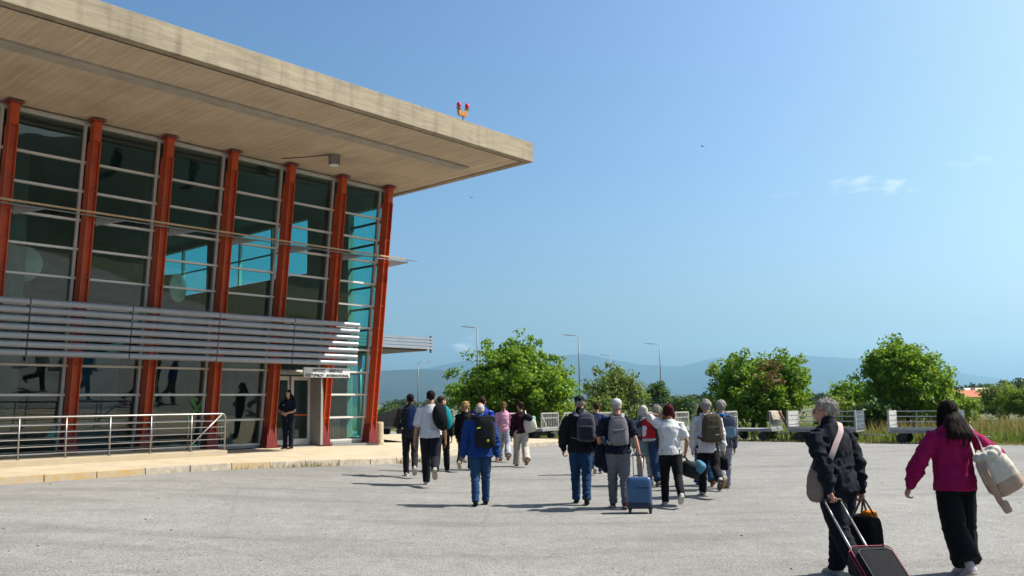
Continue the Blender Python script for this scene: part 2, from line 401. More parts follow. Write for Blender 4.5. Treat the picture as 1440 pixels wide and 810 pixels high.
for k in range(len(US)-1):
    uc = (US[k]+US[k+1])/2
    put('mullion', mum, term, (US[k]-.17-B0[0], 0, 0))
    for r in range(11):
        z = ROWS[r]; y = pf(z)+GOFF-B0[1]
        if k == DOOR_BAY and r < 3: continue
        put('glass_pane', pmt if r == 10 else pm, term, (uc-B0[0], y, z-ZB))
        put('transom', tmm, term, (uc-B0[0], y-.012, z-ZB))
    put('head_transom', ttm, term, (uc-B0[0], pf(8.86)+GOFF-B0[1], 8.86-ZB))
# end wall (u ~ 19): glazed near the front, then concrete with a clerestory
EU = 18.98
mb = MB(); mb.hexa([BL(EU-.06, pf(ZB)+.36, ZB), BL(EU+.06, pf(ZB)+.36, ZB), BL(EU+.06, pf(ZB)+.46, ZB), BL(EU-.06, pf(ZB)+.46, ZB),
    BL(EU-.06, pf(8.94)+.36, 8.94), BL(EU+.06, pf(8.94)+.36, 8.94), BL(EU+.06, pf(8.94)+.46, 8.94), BL(EU-.06, pf(8.94)+.46, 8.94)])
mb.build('corner_mullion', MT['dark'], term)
for r in range(11):
    z0, z1 = ROWS[r], (ROWS[r+1])
    if r == 10: z1 = 8.40
    ya, yb = pf(z0)+.47, pf(z1)+.47
    mb = MB(); mb.hexa([BL(EU-.006, ya, z0), BL(EU+.006, ya, z0), BL(EU+.006, 24.5, z0), BL(EU-.006, 24.5, z0), BL(EU-.006, yb, z1), BL(EU+.006, yb, z1), BL(EU+.006, 24.5, z1), BL(EU-.006, 24.5, z1)])
    mb.build('glass_pane', MT['glass_end'], term)
    bbox('transom', (EU-.05, ya, z0-.03), (EU+.05, 24.5, z0+.03), MT['dark'])
bbox('end_wall', (EU-.12, 24.5, ZB), (EU+.12, 24.85, 8.94), MT['plaster'])
bbox('end_wall', (EU-.10, 24.853, ZB), (EU+.10, 27.0, 8.94), MT['int_conc'])
bbox('end_wall', (EU-.10, 27.003, ZB), (EU+.10, 39.0, 6.55), MT['int_conc'])
bbox('end_lintel', (EU-.10, 22.62, 8.40), (EU+.10, 24.497, 8.93), MT['plaster'])
bbox('end_lintel', (EU-.10, 27.003, 8.62), (EU+.10, 39.0, 8.94), MT['plaster'])
for i in range(5):
    p0_, p1_ = 27.1+2.36*i, 27.1+2.36*(i+1)
    for (za, zb) in ((6.6, 7.55), (7.6, 8.6)):
        bbox('glass_pane', (EU-.006, p0_+.05, za), (EU+.006, p1_-.05, zb), MT['glass_end'])
    bbox('transom', (EU-.05, p0_+.06, 7.555), (EU+.05, p1_-.06, 7.595), MT['dark'])
    bbox('mullion', (EU-.06, p1_-.05, 6.553), (EU+.06, p1_+.04, 8.617), MT['alu'])
# interior
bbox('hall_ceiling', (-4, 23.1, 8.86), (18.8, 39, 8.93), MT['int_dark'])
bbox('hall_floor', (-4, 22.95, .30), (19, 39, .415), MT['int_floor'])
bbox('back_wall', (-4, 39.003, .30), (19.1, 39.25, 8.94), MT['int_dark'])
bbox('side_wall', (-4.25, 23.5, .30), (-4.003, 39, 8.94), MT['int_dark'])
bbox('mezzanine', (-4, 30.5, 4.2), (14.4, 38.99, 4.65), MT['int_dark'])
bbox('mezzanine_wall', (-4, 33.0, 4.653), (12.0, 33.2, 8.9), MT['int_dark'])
bbox('partition', (2, 27.8, .42), (8.6, 27.95, 3.0), MT['blue_panel'])
bbox('partition', (10.3, 26.9, .42), (12.0, 27.02, 3.2), MT['blue_panel'])
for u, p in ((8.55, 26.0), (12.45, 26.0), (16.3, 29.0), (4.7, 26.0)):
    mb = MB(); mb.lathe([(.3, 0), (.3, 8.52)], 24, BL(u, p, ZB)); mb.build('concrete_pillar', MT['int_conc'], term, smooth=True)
# vestibule and sliding door in bay 1
u0, u1 = US[2]+.16, US[1]-.16
ZD = ROWS[3]-.03
yd = 23.42
bbox('vestibule_lintel', (u0, 22.86, 2.63), (u1, yd+.14, ZD-.003), MT['int_conc'])
bbox('vestibule_cheek', (16.575, 22.86, .43), (16.66, yd+.1, 2.627), MT['plaster'])
bbox('vestibule_cheek', (u0, 23.2, .43), (u0+.05, yd+.1, 2.627), MT['alu'])
d0, d1 = u0+.05, 16.57
dm = 15.86
door = MB()
for (a, b) in ((dm, d1),):
    door.box(BL(a, yd, .45), BL(a+.09, yd+.06, 2.58)); door.box(BL(b-.09, yd, .45), BL(b, yd+.06, 2.58))
    door.box(BL(a+.09, yd, 2.46), BL(b-.09, yd+.06, 2.58)); door.box(BL(a+.09, yd, .45), BL(b-.09, yd+.06, .63))
dr = door.build('sliding_door', MT['alu_white'], term)
mb = MB(); mb.box(BL(dm+.092, yd+.02, .633), BL(d1-.092, yd+.04, 2.457)); mb.build('door_glass', MT['glass'], dr)
mb = MB(); mb.box(BL(dm+.10, yd-.004, 1.35), BL(d1-.1, yd+.016, 1.39)); mb.build('red_door_stripe', MT['red'], dr)
door = MB()
a, b = d0, dm-.02
door.box(BL(a, yd+.08, .45), BL(a+.06, yd+.12, 2.58)); door.box(BL(b-.06, yd+.08, .45), BL(b, yd+.12, 2.58)); door.box(BL(a+.06, yd+.08, .45), BL(b-.06, yd+.12, .60)); door.box(BL(a+.06, yd+.08, 2.46), BL(b-.06, yd+.12, 2.58))
dr = door.build('sliding_door', MT['alu'], term)
mb = MB(); mb.box(BL(a+.062, yd+.095, .603), BL(b-.062, yd+.11, 2.457)); mb.build('door_glass', MT['glass'], dr)
# base upstand under the glass
for k in range(len(US)-1):
    if k == DOOR_BAY: continue
    bbox('sill', (US[k+1]+.2, pf(.5)+.33, .423), (US[k]-.2, pf(.5)+.5, .50), MT['int_conc'])
# external grey sunshade blades (7 blades, in segments) on slender hangers
def pl(z): return pf(z)-.62
blade_segs = [17.35-2.43*i for i in range(8)]
bl = MB(); n = 8
prof = []
for i in range(n+1):
    t = i/n; a_ = rad(-70+140*t); prof.append((-.11*math.cos(a_)+.05, .084*math.sin(a_)))
vs = []; 
for x in (0, 2.40):
    vs += [(x-2.40, y, z) for y, z in prof]+[(x-2.40, y*.6+.06, z*.86) for y, z in prof[::-1]]
k = len(prof)*2
bl.add(vs, [[i, (i+1) % k, k+(i+1) % k, k+i] for i in range(k)]+[list(range(k))[::-1], list(range(k, 2*k))])
blm = bl.mesh('louvre_blade', MT['blade'], smooth=False)
for j in range(7):
    z = 2.97+.2*j
    for i, ub in enumerate(blade_segs):
        put('louvre_blade', blm, term, (ub-B0[0], pl(z)-B0[1]+random.uniform(-.004, .004), z-ZB), (0, random.uniform(-.0015, .0015), 0))
for i, ub in enumerate(blade_segs):
    u = ub-.02 if i == 0 else ub+.015
    mb = MB(); mb.bar(BL(u, pl(2.9)+.08, 2.88), BL(u, pl(4.25)+.08, 4.27), .02, .05); mb.build('louvre_hanger', MT['dark'], term)
for k, u in enumerate(US[1:9]):
    for z in (3.25, 3.95):
        mb = MB(); mb.bar(BL(u+.02, pl(z)+.05, z), BL(u+.02, pf(z)+.02, z), .03, .05); mb.build('louvre_bracket', MT['dark'], term)
# brown maintenance rail on gusset brackets
def pr_(z): return pf(z)-.30
mb = MB(); zr = 6.50
mb.bar(BL(-5, pr_(zr), zr+.03), BL(19.35, pr_(zr), zr+.03), .05, .045); mb.build('service_rail', MT['brown'], term)
mb = MB(); mb.bar(BL(-5, pr_(zr)+.10, zr-.04), BL(19.3, pr_(zr)+.10, zr-.04), .03, .03); mb.build('service_rail', MT['lampgrey'], term)
mb = MB(); mb.tube([BL(19.3, pr_(zr), zr+.02), BL(19.9, pr_(zr), zr+.015)], [.018, .004], 6); mb.build('rail_tip', MT['dark'], term)
gm = MB(); gm.add([(.138, .03, -.22), (.138, .03, 0), (.75, -.24, 0), (.75, -.24, -.05), (.138, .06, -.22), (.138, .06, 0), (.75, -.21, 0), (.75, -.21, -.05)], [(0,1,2,3),(7,6,5,4),(0,4,5,1),(1,5,6,2),(2,6,7,3),(3,7,4,0)])
gmm = gm.mesh('rail_bracket', MT['lampgrey'])
for u in US: put('rail_bracket', gmm, term, (u-B0[0], pf(zr)-B0[1], zr-.02-ZB))
# side canopy of grey blades beyond the end wall
for j in range(4):
    bbox('canopy_blade', (19.25, 25.85, 3.86+.125*j), (24.2, 26.0, 3.95+.125*j), MT['blade'])
bbox('canopy_deck', (19.25, 26.0, 3.80), (24.0, 31.0, 3.86), MT['dark'])
mb = MB(); mb.bar(BL(24.1, 25.9, 3.72), BL(24.1, 25.9, 4.4), .06, .06); mb.build('canopy_hanger', MT['dark'], term)
mb = MB(); mb.lathe([(.09, 0), (.09, 3.4)], 12, BL(23.6, 29.8, .4)); mb.build('canopy_post', MT['galv'], term, smooth=True)
# green cross sticker on the glass
g = MB(); zc = 1.62; uc = (US[3]+US[4])/2+.62
for sx in (1, -1):
    pts = []
    for i in range(9):
        t = -1+2*i/8; pts.append((uc+sx*(.17*t+.05*math.sin(t*2.5)), zc+.33*t))
    for i in range(8):
        (ua, za), (ub, zb) = pts[i], pts[i+1]; wd = .055
        g.hexa([BL(ua-wd, pf(za)+GOFF-.012-.002*sx, za), BL(ua+wd, pf(za)+GOFF-.012-.002*sx, za), BL(ua+wd, pf(za)+GOFF-.009-.002*sx, za), BL(ua-wd, pf(za)+GOFF-.009-.002*sx, za),
                BL(ub-wd, pf(zb)+GOFF-.012-.002*sx, zb), BL(ub+wd, pf(zb)+GOFF-.012-.002*sx, zb), BL(ub+wd, pf(zb)+GOFF-.009-.002*sx, zb), BL(ub-wd, pf(zb)+GOFF-.009-.002*sx, zb)])
g.build('green_cross_sticker', MT['green'], term)

# ---------------------------------------------------------------- things on / in the building
# arrivals sign hanging below the louvres
sg = thing('arrivals_sign', 'white arrivals sign board with two lines of black lettering above the entrance', 'sign', UV(16.3, pl(2.6)+.05, 2.66), BROT)
mb = MB(); mb.box((-.86, -.03, -.15), (.86, .03, .15)); mb.build('board', MT['sign'], sg, bevel=.006)
for k, (txt, zz, sz) in enumerate((('ΑΦΙΞΕΙΣ - ARRIVALS', .015, .125), ('ΕΞΩΤΕΡΙΚΟΥ - INTERNATIONAL', -.125, .105))):
    cu = bpy.data.curves.new('lettering', 'FONT'); cu.body = txt; cu.size = sz; cu.align_x = 'CENTER'; cu.extrude = .003; cu.offset = .004
    to = bpy.data.objects.new('tmp', cu); COL.objects.link(to); bpy.context.view_layer.update()
    me = bpy.data.meshes.new_from_object(to.evaluated_get(bpy.context.evaluated_depsgraph_get())); bpy.data.objects.remove(to)
    me.materials.clear(); me.materials.append(MT['black'])
    o = put('lettering', me, sg, (0, -.034, zz), (math.pi/2, 0, 0))
    wdt = o.dimensions.x
    bpy.context.view_layer.update()
    wdt = max(v.co.x for v in me.vertices)-min(v.co.x for v in me.vertices)
    tgt = 1.12 if k == 0 else 1.62
    o.scale = (tgt/wdt, 1, 1)
for x in (-.7, .7):
    mb = MB(); mb.bar((x, 0, .16), (x, 0, .30), .02, .02); mb.build('hanger', MT['dark'], sg)
# soffit lamp
sl = thing('soffit_lamp', 'round grey downlight fixed under the concrete roof overhang', 'lamp', UV(15.25, 20.52, 8.985), BROT)
mb = MB(); mb.lathe([(.17, 0), (.17, -.30), (.155, -.30)], 24); mb.build('housing', MT['lampgrey'], sl, smooth=False)
mb = MB(); mb.lathe([(.15, -.29), (.15, -.312), (.05, -.325)], 24); mb.build('lens', MT['frosted'], sl)
mb = MB(); mb.tube([(-.17, .02, -.02), (-.5, .7, -.018), (-.9, 1.35, -.016)], .012, 6); mb.build('cable_conduit', MT['dark'], sl)
# obstruction light on the roof edge
ol = thing('obstruction_light', 'twin red obstruction light on yellow bracket on the roof edge', 'light', UV(16.93, 16.84, 9.555), BROT); ol.scale = (.82, .82, .82)
mb = MB(); mb.tube([(0, 0, 0), (0, 0, .2)], .018, 8); mb.build('post', MT['dark'], ol)
mb = MB(); mb.add([(-.2, -.05, .2), (.14, -.05, .2), (.2, -.05, .32), (.16, -.05, .44), (-.08, -.05, .34), (-.2, -.05, .42), (-.24, -.05, .3)]+[(x, .05, z) for x, z in ((-.2, .2), (.14, .2), (.2, .32), (.16, .44), (-.08, .34), (-.2, .42), (-.24, .3))],
    [[6,5,4,3,2,1,0], [7,8,9,10,11,12,13]]+[(i, (i+1) % 7, 7+(i+1) % 7, 7+i) for i in range(7)]); mb.build('bracket', MT['yellow'], ol)
for x, z in ((-.2, .42), (.2, .47)):
    mb = MB(); mb.lathe([(.09, 0), (.09, .03), (.07, .03)], 14, (x, 0, z)); hd = mb.build('lamp_base', MT['lampgrey'], ol)
    mb = MB(); mb.lathe([(.07, .03), (.075, .12), (.068, .18), (.045, .225), (.01, .24)], 14, (x, 0, z)); mb.build('red_dome', MT['redglass'], hd, smooth=True)
# ducts with polished conical ends inside the hall
for k, (u, p, z, r, dr_, ln) in enumerate(((8.85, 26.1, 5.68, .5, (.25, -.95, 0), 2.6), (13.55, 26.4, 5.45, .46, (.93, -.2, 0), 3.2))):
    c = UV(u, p, z); d = Vector(dr_).normalized(); q = d.to_track_quat('Z', 'Y').to_matrix()
    dt = thing('ventilation_duct', ['dark duct with a polished round end cap behind the glass, facing out', 'dark duct with a narrow polished end cap seen sideways behind the glass'][k], 'duct', c, 0)
    mb = MB(); mb.lathe([(r*.97, -ln), (r*.97, 0)], 28, M=q); mb.build('duct_body', MT['int_dark'], dt, smooth=False)
    mb = MB(); mb.lathe([(r, -.02), (r, .02), (.03, .16), (.004, .165)], 40, M=q); mb.build('end_cap', mat('pale_metal_cap', (.75,.78,.72), .35, .25), dt, smooth=False)
    mb = MB(); mb.bar((d*-ln*.5)+Vector((0, 0, r)), (d*-ln*.5)+Vector((0, 0, 8.92-z)), .03, .03); mb.build('hanger_rod', MT['dark'], dt)
# litter bins inside
def bin_(u, p, lab):
    t = thing('litter_bin', lab, 'bin', UV(u, p, .416), BROT)
    mb = MB(); mb.lathe([(.27, 0.02), (.29, .75), (.27, .76)], 24); mb.build('liner', MT['dark'], t)
    sm = MB(); sm.box((-.018, .295, .03), (.018, .31, .74)); smm = sm.mesh('slat', MT['galv'])
    for k in range(22): put('slat', smm, t, None, (0, 0, 2*math.pi*k/22))
    mb = MB(); mb.lathe([(.32, .74), (.32, .82), (.2, .88), (.05, .9)], 24); mb.build('rim', MT['galv'], t)
bin_(17.75, 23.95, 'slatted metal litter bin behind the glass next to the corner column')
bin_(13.9, 24.1, 'slatted metal litter bin behind the glass left of the entrance')
# ================================================================ ground, asphalt, pavement
EX, EY = .826, -.564; NX, NY = .564, .826                # lot edge direction, outward normal
E0 = Vector((9.13, 35.6, 0))
def EP(s, t, z=0): return Vector((E0.x+EX*s+NX*t, E0.y+EY*s+NY*t, z))
def grid_mesh(xs, ys, fn, name, mt, smooth=True):
    vs = [fn(x, y) for y in ys for x in xs]; n = len(xs)
    fs = [(j*n+i, j*n+i+1, (j+1)*n+i+1, (j+1)*n+i) for j in range(len(ys)-1) for i in range(n-1)]
    me = bpy.data.meshes.new(name); me.from_pydata([tuple(v) for v in vs], [], fs); me.materials.append(mt)
    if smooth: me.polygons.foreach_set('use_smooth', [True]*len(me.polygons))
    return me
xs = [-20000, -6000, -1500, -400, -120, -60, -40]+[-30+1.5*i for i in range(41)]+[40, 60, 100, 200, 500, 1500, 6000, 20000]
ys = [-3000, -600, -200, -80, -40, -20, -8, 0, 5]+[8+2*i for i in range(26)]+[64, 72, 84, 100, 130, 170, 230, 400, 800, 2000, 5000, 10000, 20000]
def gfn(x, y):
    z = gz(x)-.03
    s = (x-E0.x)*NX+(y-E0.y)*NY
    if s > 0 and s < 60: z += .10*noise.noise((x*.25, y*.25, 0))*min(1, s/4)
    return (x, y, z)
o = put('ground', grid_mesh(xs, ys, gfn, 'ground', MT['dirt'])); struct(o)
ss = [-75, -60, -50, -42]+[-36+1.0*i for i in range(60)]+[26, 32, 40, 55, 80, 120]
ts = [0]+[-.35*k-.004*k*k for k in range(1, 60)]+[-40, -50, -65, -90, -130]
def afn(s, t):
    wob = (noise.noise((s*.5, 3.3, 0))*.35+noise.noise((s*2.1, 7.3, 0))*.12) if t == 0 else 0
    p = EP(s, t+wob); return (p.x, p.y, gz(p.x)+.004)
o = put('asphalt_apron', grid_mesh(ss, ts, afn, 'asphalt_apron', MT['asphalt'])); struct(o)
# pavement with kerb
kerb_line = [UV(u, 17.85) for u in (-14, -4, 2, 6, 9, 12, 15)]+[Vector(p+(0,)) for p in ((-2.75, 24.3), (-2.2, 26.4), (-1.8, 28.6), (-.9, 31.2), (.6, 33.4), (1.9, 35.0), (2.3, 36.2), (1.7, 37.3), (-.5, 38.4), (-5, 40.5))]
# resample
def resample(pts, step):
    out = [pts[0].copy()]; acc = 0
    for a, b in zip(pts, pts[1:]):
        L_ = (b-a).length; t = step-acc
        while t <= L_: out.append(a+(b-a)*t/L_); t += step
        acc = (acc+L_) % step
    return out
KL = resample(kerb_line, .98)
def inner(p):                                             # pavement strip: from the kerb back to beneath the building
    return None
pv = MB()
cen = [UV(u, 24.5) for u in (-14, 19)]
n = len(KL)
for i, p in enumerate(KL):
    a = Vector((p.x, p.y, gz(p.x)+.135))
    # back point: project onto u-axis line p=24.3 for the facade part, fan to (-8,36) afterwards
    u_ = UX*p.x+UY*p.y
    if u_ < 17.5 and i < n*.62: b = UV(u_, 24.3)
    else: b = Vector((-6.5, 36.0, 0)) if u_ > 22 else UV(u_, 24.3)
    b = b.lerp(a, .0); 
    for k in range(6):
        q = Vector((a.x, a.y, 0)).lerp(Vector((b.x, b.y, 0)), k/5); pv.v.append((q.x, q.y, gz(q.x)+.135))
for i in range(n-1):
    for k in range(5):
        pv.f.append([i*6+k, (i+1)*6+k, (i+1)*6+k+1, i*6+k+1][::-1]); pv.m.append(0)
o = pv.build('pavement', MT['pave'], smooth=True); struct(o)
kb = thing('kerb', 'worn concrete kerb with faded yellow paint along the pavement', 'kerb', (KL[0].x, KL[0].y, 0))
for i in range(n-1):
    a, b = KL[i], KL[i+1]; d = (b-a).normalized(); r = Vector((d.y, -d.x, 0))
    g_ = .008; za, zb = gz(a.x), gz(b.x); mb = MB()
    j = [random.uniform(-.008, .008) for _ in range(3)]
    o3 = Vector((KL[0].x, KL[0].y, 0)); A = a+d*g_-o3; B_ = b-d*g_-o3
    mb.hexa([A+r*(.10+j[0])+Vector((0,0,za-.05)), B_+r*(.10+j[0])+Vector((0,0,zb-.05)), B_-r*.08+Vector((0,0,zb-.05)), A-r*.08+Vector((0,0,za-.05)),
             A+r*(.08+j[0])+Vector((0,0,za+.142+j[1])), B_+r*(.08+j[0])+Vector((0,0,zb+.142+j[2])), B_-r*.08+Vector((0,0,zb+.142+j[2])), A-r*.08+Vector((0,0,za+.142+j[1]))])
    mb.build('kerb_stone', MT['kerb_y'] if (i % 5 in (0, 1, 2) and i < 26) else MT['kerb'], kb, bevel=.012)
# ramp platform in front of the facade
rp = thing('ramp', 'low beige concrete ramp platform under the steel railing', 'ramp', UV(2, 21.8, .42), BROT)
mb = MB(); mb.hexa([(-12, -1.2, -.1), (10.05, -1.2, -.1), (10.05, .74, -.1), (-12, .74, -.1), (-12, -1.2, .19), (10.05, -1.2, .125), (10.05, .74, .125), (-12, .74, .19)])
mb.build('platform', MT['pave'], rp, bevel=.012)
def rtop(u): return .42+.125+.065*(12.05-u)/22.05
# railings
def railing(p, u0, u1, spacing, lab, diag):
    t = thing('railing', lab, 'railing', UV(u1, p, rtop(u1)), BROT, None)
    L_ = u1-u0; n = int(L_/spacing); mb = MB(); r = .022
    mb.tube([(-L_, 0, .93+.0), (-.10, 0, .93), (-.03, 0, .915), (0, 0, .85), (0, 0, .0)], .020, 10); mb.build('top_rail', MT['steel'], t, smooth=True)
    pm_ = MB(); pm_.tube([(0, 0, -.02), (0, 0, .91)], .016, 8); pmm = pm_.mesh('post', MT['steel'], smooth=True)
    fm = MB(); fm.lathe([(.05, 0), (.05, .012), (.03, .014)], 12); fmm = fm.mesh('base_flange', MT['steel'])
    for k in range(1, n+1):
        zz = rtop(u1-k*spacing)-rtop(u1)
        q = put('post', pmm, t, (-k*spacing+(.06 if k == 1 else 0), 0, 0)); put('base_flange', fmm, q, (0, 0, zz+.001))
    rm = MB(); rm.tube([(-L_, 0, 0), (0, 0, 0)], .011, 8); rmm = rm.mesh('rod', MT['steel'], smooth=True)
    for k in range(5): put('rod', rmm, t, (0, 0, .13+.155*k))
    if diag:
        mb = MB(); mb.tube([(-1.0, -.03, .12), (-.12, -.03, .91)], .02, 8); mb.build('brace', MT['steel'], t, smooth=True)
    return t
railing(20.66, -8, 12.0, .98, 'stainless steel ramp railing with a slanted brace at its end', True)
railing(21.62, -8, 11.5, 1.02, 'plain stainless steel ramp railing nearer the glass', False)
# concrete bollards by the pavement
def bollard(P, r, h, lab):
    t = thing('bollard', lab, 'bollard', P)
    mb = MB(); mb.lathe([(r*1.12, 0), (r*1.12, .10), (r, .13), (r, h-.05), (r*.93, h), (.02, h+.01)], 24); mb.build('shaft', MT['pave'], t, smooth=False)
    mb = MB(); mb.lathe([(r*1.015, h*.62), (r*1.015, h*.68)], 24); mb.build('band', MT['kerb'], t)
q = pix_ground(633, 632); bollard((q.x-.25, q.y+1.0, gz(q.x)+.136), .21, 1.0, 'thick beige concrete bollard on the pavement corner')
q = UV(19.35, 23.4); bollard((q.x, q.y, gz(q.x)+.136), .17, .75, 'short beige concrete bollard behind the corner column')

# ================================================================ fence
FD = 23.0
fn_ = thing('fence', 'chain link security fence with barbed wire arms behind the trolleys', 'fence', EP(-54, FD))
fo = EP(-54, FD)
pm_ = MB(); pm_.tube([(0, 0, -.3), (0, 0, 1.48), (.25*NX*-1+.0, .25*NY*-1, 1.95)], .03, 6); pmm = pm_.mesh('post', MT['galv'])
for k in range(17):
    c = EP(-54+2.75*k, FD)-fo; put('post', pmm, fn_, c)
for z in (1.46, .08):
    mb = MB(); mb.tube([(0, 0, z), EP(-9, FD, z)-fo],   .022 if z > 1 else .008, 5); mb.build('rail', MT['galv'], fn_)
for k in range(3):
    dd = -.25*(k+1)/3; z = 1.48+.47*(k+1)/3
    a = EP(-54, FD+dd, z)-fo; b = EP(-9, FD+dd, z)-fo; mb = MB(); mb.tube([a, b], .006, 4)
    mb.build('barbed_wire', MT['galv'], fn_)
mb = MB(); hN = 1.44; step = .14
for k in range(int(45/step)):
    for sg_ in (1, -1):
        s0 = -54+k*step; s1 = s0+sg_*.8
        a = EP(s0, FD, .08)-fo; b = EP(s1, FD, hN)-fo
        mb.bar(a, b, .006, .006)
o = mb.build('chain_link', MT['galv'], fn_); o['kind'] = 'stuff'

# ================================================================ street lamps
def street_lamp(px, Y, H, arm, lab, double=False):
    b = pix_at(px, 567, Y); t = thing('street_lamp', lab, 'street lamp', (b.x, Y, -.03), 0, 'street lamps along the road')
    mb = MB(); mb.tube([(0, 0, 0), (0, 0, H*.5), (0, 0, H)], [.10, .08, .055], 10); mb.build('pole', MT['lampgrey'], t, smooth=True)
    for s in ((arm, -arm) if double else (arm,)):
        L_ = abs(s); sg_ = 1 if s > 0 else -1
        mb = MB(); mb.tube([(0, 0, H-.05), (sg_*.15, 0, H+.02), (s*.7, 0, H+.08)], .04, 8); mb.build('arm', MT['galv'], t, smooth=True)
        mb = MB(); x0, x1 = s*.66, s
        mb.hexa([(x0, -.14, H+.05), (x1, -.10, H+.09), (x1, .10, H+.09), (x0, .14, H+.05), (x0, -.10, H+.17), (x1, -.06, H+.17), (x1, .06, H+.17), (x0, .10, H+.17)])
        mb.build('lamp_head', MT['galv'], t)
    mb = MB(); mb.box((-.2, -.2, 0), (.2, .2, .06)); mb.build('base_plate', MT['galv'], t)
for a in ((672, 84, 9.0, -1.6, 'tall street lamp rising behind the broad leafy tree'), (815.5, 96, 9.0, -1.75, 'tall street lamp between the broad tree and the sparse tree'),
          (860, 132, 8.7, -1.5, 'street lamp whose head shows just above the sparse tree'), (930, 112, 9.0, -1.9, 'tall street lamp beside the small dark tree'),
          (588, 140, 8.4, 2.0, 'street lamp beside the terminal with its arm towards the broad tree'), (626, 178, 8.6, -1.9, 'distant street lamp next to the broad tree, before the mountains')):
    street_lamp(*a)
street_lamp(611, 300, 7.0, 2.0, 'very distant double-headed street lamp before the mountains', True)

# ================================================================ baggage trolleys
MT['tyre_rim'] = mat('cream_wheel_rim', (.6,.57,.5), .6, var=.15)
MT['dolly'] = mat('grey_trolley_paint', (.26,.27,.28), .6, .2, var=.25, scale=6)
MT['panel_dark'] = mat('dark_blue_grey_panel', (.07,.10,.13), .6, var=.3, scale=5)
MT['tarp'] = mat('dirty_canvas', (.34,.29,.22), .95, var=.3, scale=8, bump=.4, bscale=20)
MT['rust'] = mat('rusty_steel', (.22,.11,.06), .85, var=.35, scale=12)
def wheel(t, x, y, r=.2, rim='tyre_rim'):
    w_ = MB(); Mq = Matrix.Rotation(math.pi/2, 3, 'X')
    w_.lathe([(r*.55, -.075), (r*.92, -.075), (r, -.045), (r, .045), (r*.92, .075), (r*.55, .075)], 22, M=Mq); q = w_.build('wheel', MT['rubber'], t, loc=(x, y, r))
    w_ = MB(); w_.lathe([(r*.56, -.06), (r*.56, .06)], 16, M=Mq); w_.build('rim', MT[rim], q)
    w_ = MB(); w_.lathe([(r*.16, -.085), (r*.16, .085)], 10, M=Mq); w_.build('hub', MT['dark'], q)
def dolly(px, py, kind, lab, L_=2.7, flip=False, rz=0.):
    P = pix_ground(px, py); rzz = math.atan2(EY, EX)+rz
    t = thing('baggage_trolley', lab, 'trolley', (P.x+NX*.7, P.y+NY*.7, gz(P.x)-.01), rzz, 'baggage trolleys along the verge')
    W2 = .72; zd = .47; s = -1 if flip else 1
    mb = MB(); mb.box((-L_/2, -W2, zd-.09), (L_/2, W2, zd-.012)); mb.build('chassis', MT['dolly'], t, bevel=.01)
    nb = 7; dm_ = MB(); wd = (2*W2)/nb; dm_.box((-L_/2+.02, -wd/2+.004, 0), (L_/2-.02, wd/2-.004, .03)); dmm = dm_.mesh('deck_board', MT['dolly'])
    for k in range(nb): put('deck_board', dmm, t, (0, -W2+wd*(k+.5), zd-.01))
    for x in (-L_/2+.4, L_/2-.4):
        for y in (-W2+.1, W2-.1): wheel(t, x, y, .19, 'tyre_rim' if kind != 'panel' else 'rust')
        mb = MB(); mb.tube([(x, -W2+.1, .21), (x, W2-.1, .21)], .03, 8); mb.build('axle', MT['dark'], t)
        mb = MB(); mb.box((x-.05, -.3, .24), (x+.05, .3, zd-.1)); mb.build('axle_bracket', MT['dark'], t)
    mb = MB(); mb.bar((s*(L_/2), 0, .30), (s*(L_/2+.75), 0, .26), .06, .05); tb = mb.build('tow_bar', MT['galv'], t)
    mb = MB(); mb.tube([(s*(L_/2+.75), -.06, .26), (s*(L_/2+.85), -.05, .26), (s*(L_/2+.88), 0, .26), (s*(L_/2+.85), .05, .26), (s*(L_/2+.75), .06, .26)], .015, 6); mb.build('tow_eye', MT['galv'], tb)
    if kind in ('cage', 'tarp'):
        for x in (-L_/2+.06, L_/2-.06):
            mb = MB(); h = .72; tilt = .0
            fr = mb; 
            for y in (-W2, W2): mb.bar((x, y, zd), (x, y, zd+h), .05, .05)
            mb.bar((x, -W2, zd+h), (x, W2, zd+h), .05, .05); mb.bar((x, -W2, zd+.06), (x, W2, zd+.06), .05, .05); mb.bar((x, -W2, zd+h-.22), (x, W2, zd+h-.22), .04, .03)
            g_ = mb.build('end_gate', MT['white'], t)
            bm_ = MB(); bm_.bar((0, 0, zd+.08), (0, 0, zd+h-.03), .02, .02, up=(1,0,0)); bmm = bm_.mesh('bar', MT['white'])
            for k in range(9): put('bar', bmm, g_, (x, -W2+2*W2*(k+1)/10, 0))
            for y in (-W2,):
                mb = MB(); mb.bar((x-s*0, y, zd+h), (x+.32*(1 if x > 0 else -1), y, zd+.0), .03, .03); mb.build('stay', MT['white'], g_)
    if kind == 'tarp':
        mb = MB(); x = L_/2-.06; nx_, ny_ = 8, 16; pts = []
        for i in range(nx_+1):
            for j in range(ny_+1):
                a = j/ny_*2-1; v_ = i/nx_
                f = (a if abs(a) < .0 else a)
                y = -W2-.06+1.1*v_*2*W2*.6; drop = abs(a)
                zz = zd+.76-.36*drop*(1+.4*noise.noise((v_*3, a*2, 1)))+.03*noise.noise((v_*8, a*8, 0))
                pts.append((x+.10*a+.05*noise.noise((v_*6, a*5, 3))+(.05 if a > 0 else -.05), y, zz))
        mb.add(pts, [(i*(ny_+1)+j, i*(ny_+1)+j+1, (i+1)*(ny_+1)+j+1, (i+1)*(ny_+1)+j) for i in range(nx_) for j in range(ny_)])
        mb.build('draped_canvas', MT['tarp'], t, smooth=True)
        mb = MB(); mb.tube([(L_/2+.25, -.5, zd+.75), (L_/2+.42, -.5, zd+.4), (L_/2+.7, -.5, zd-.2)], [.05, .06, .04], 8); mb.build('rusty_lever', MT['rust'], t)
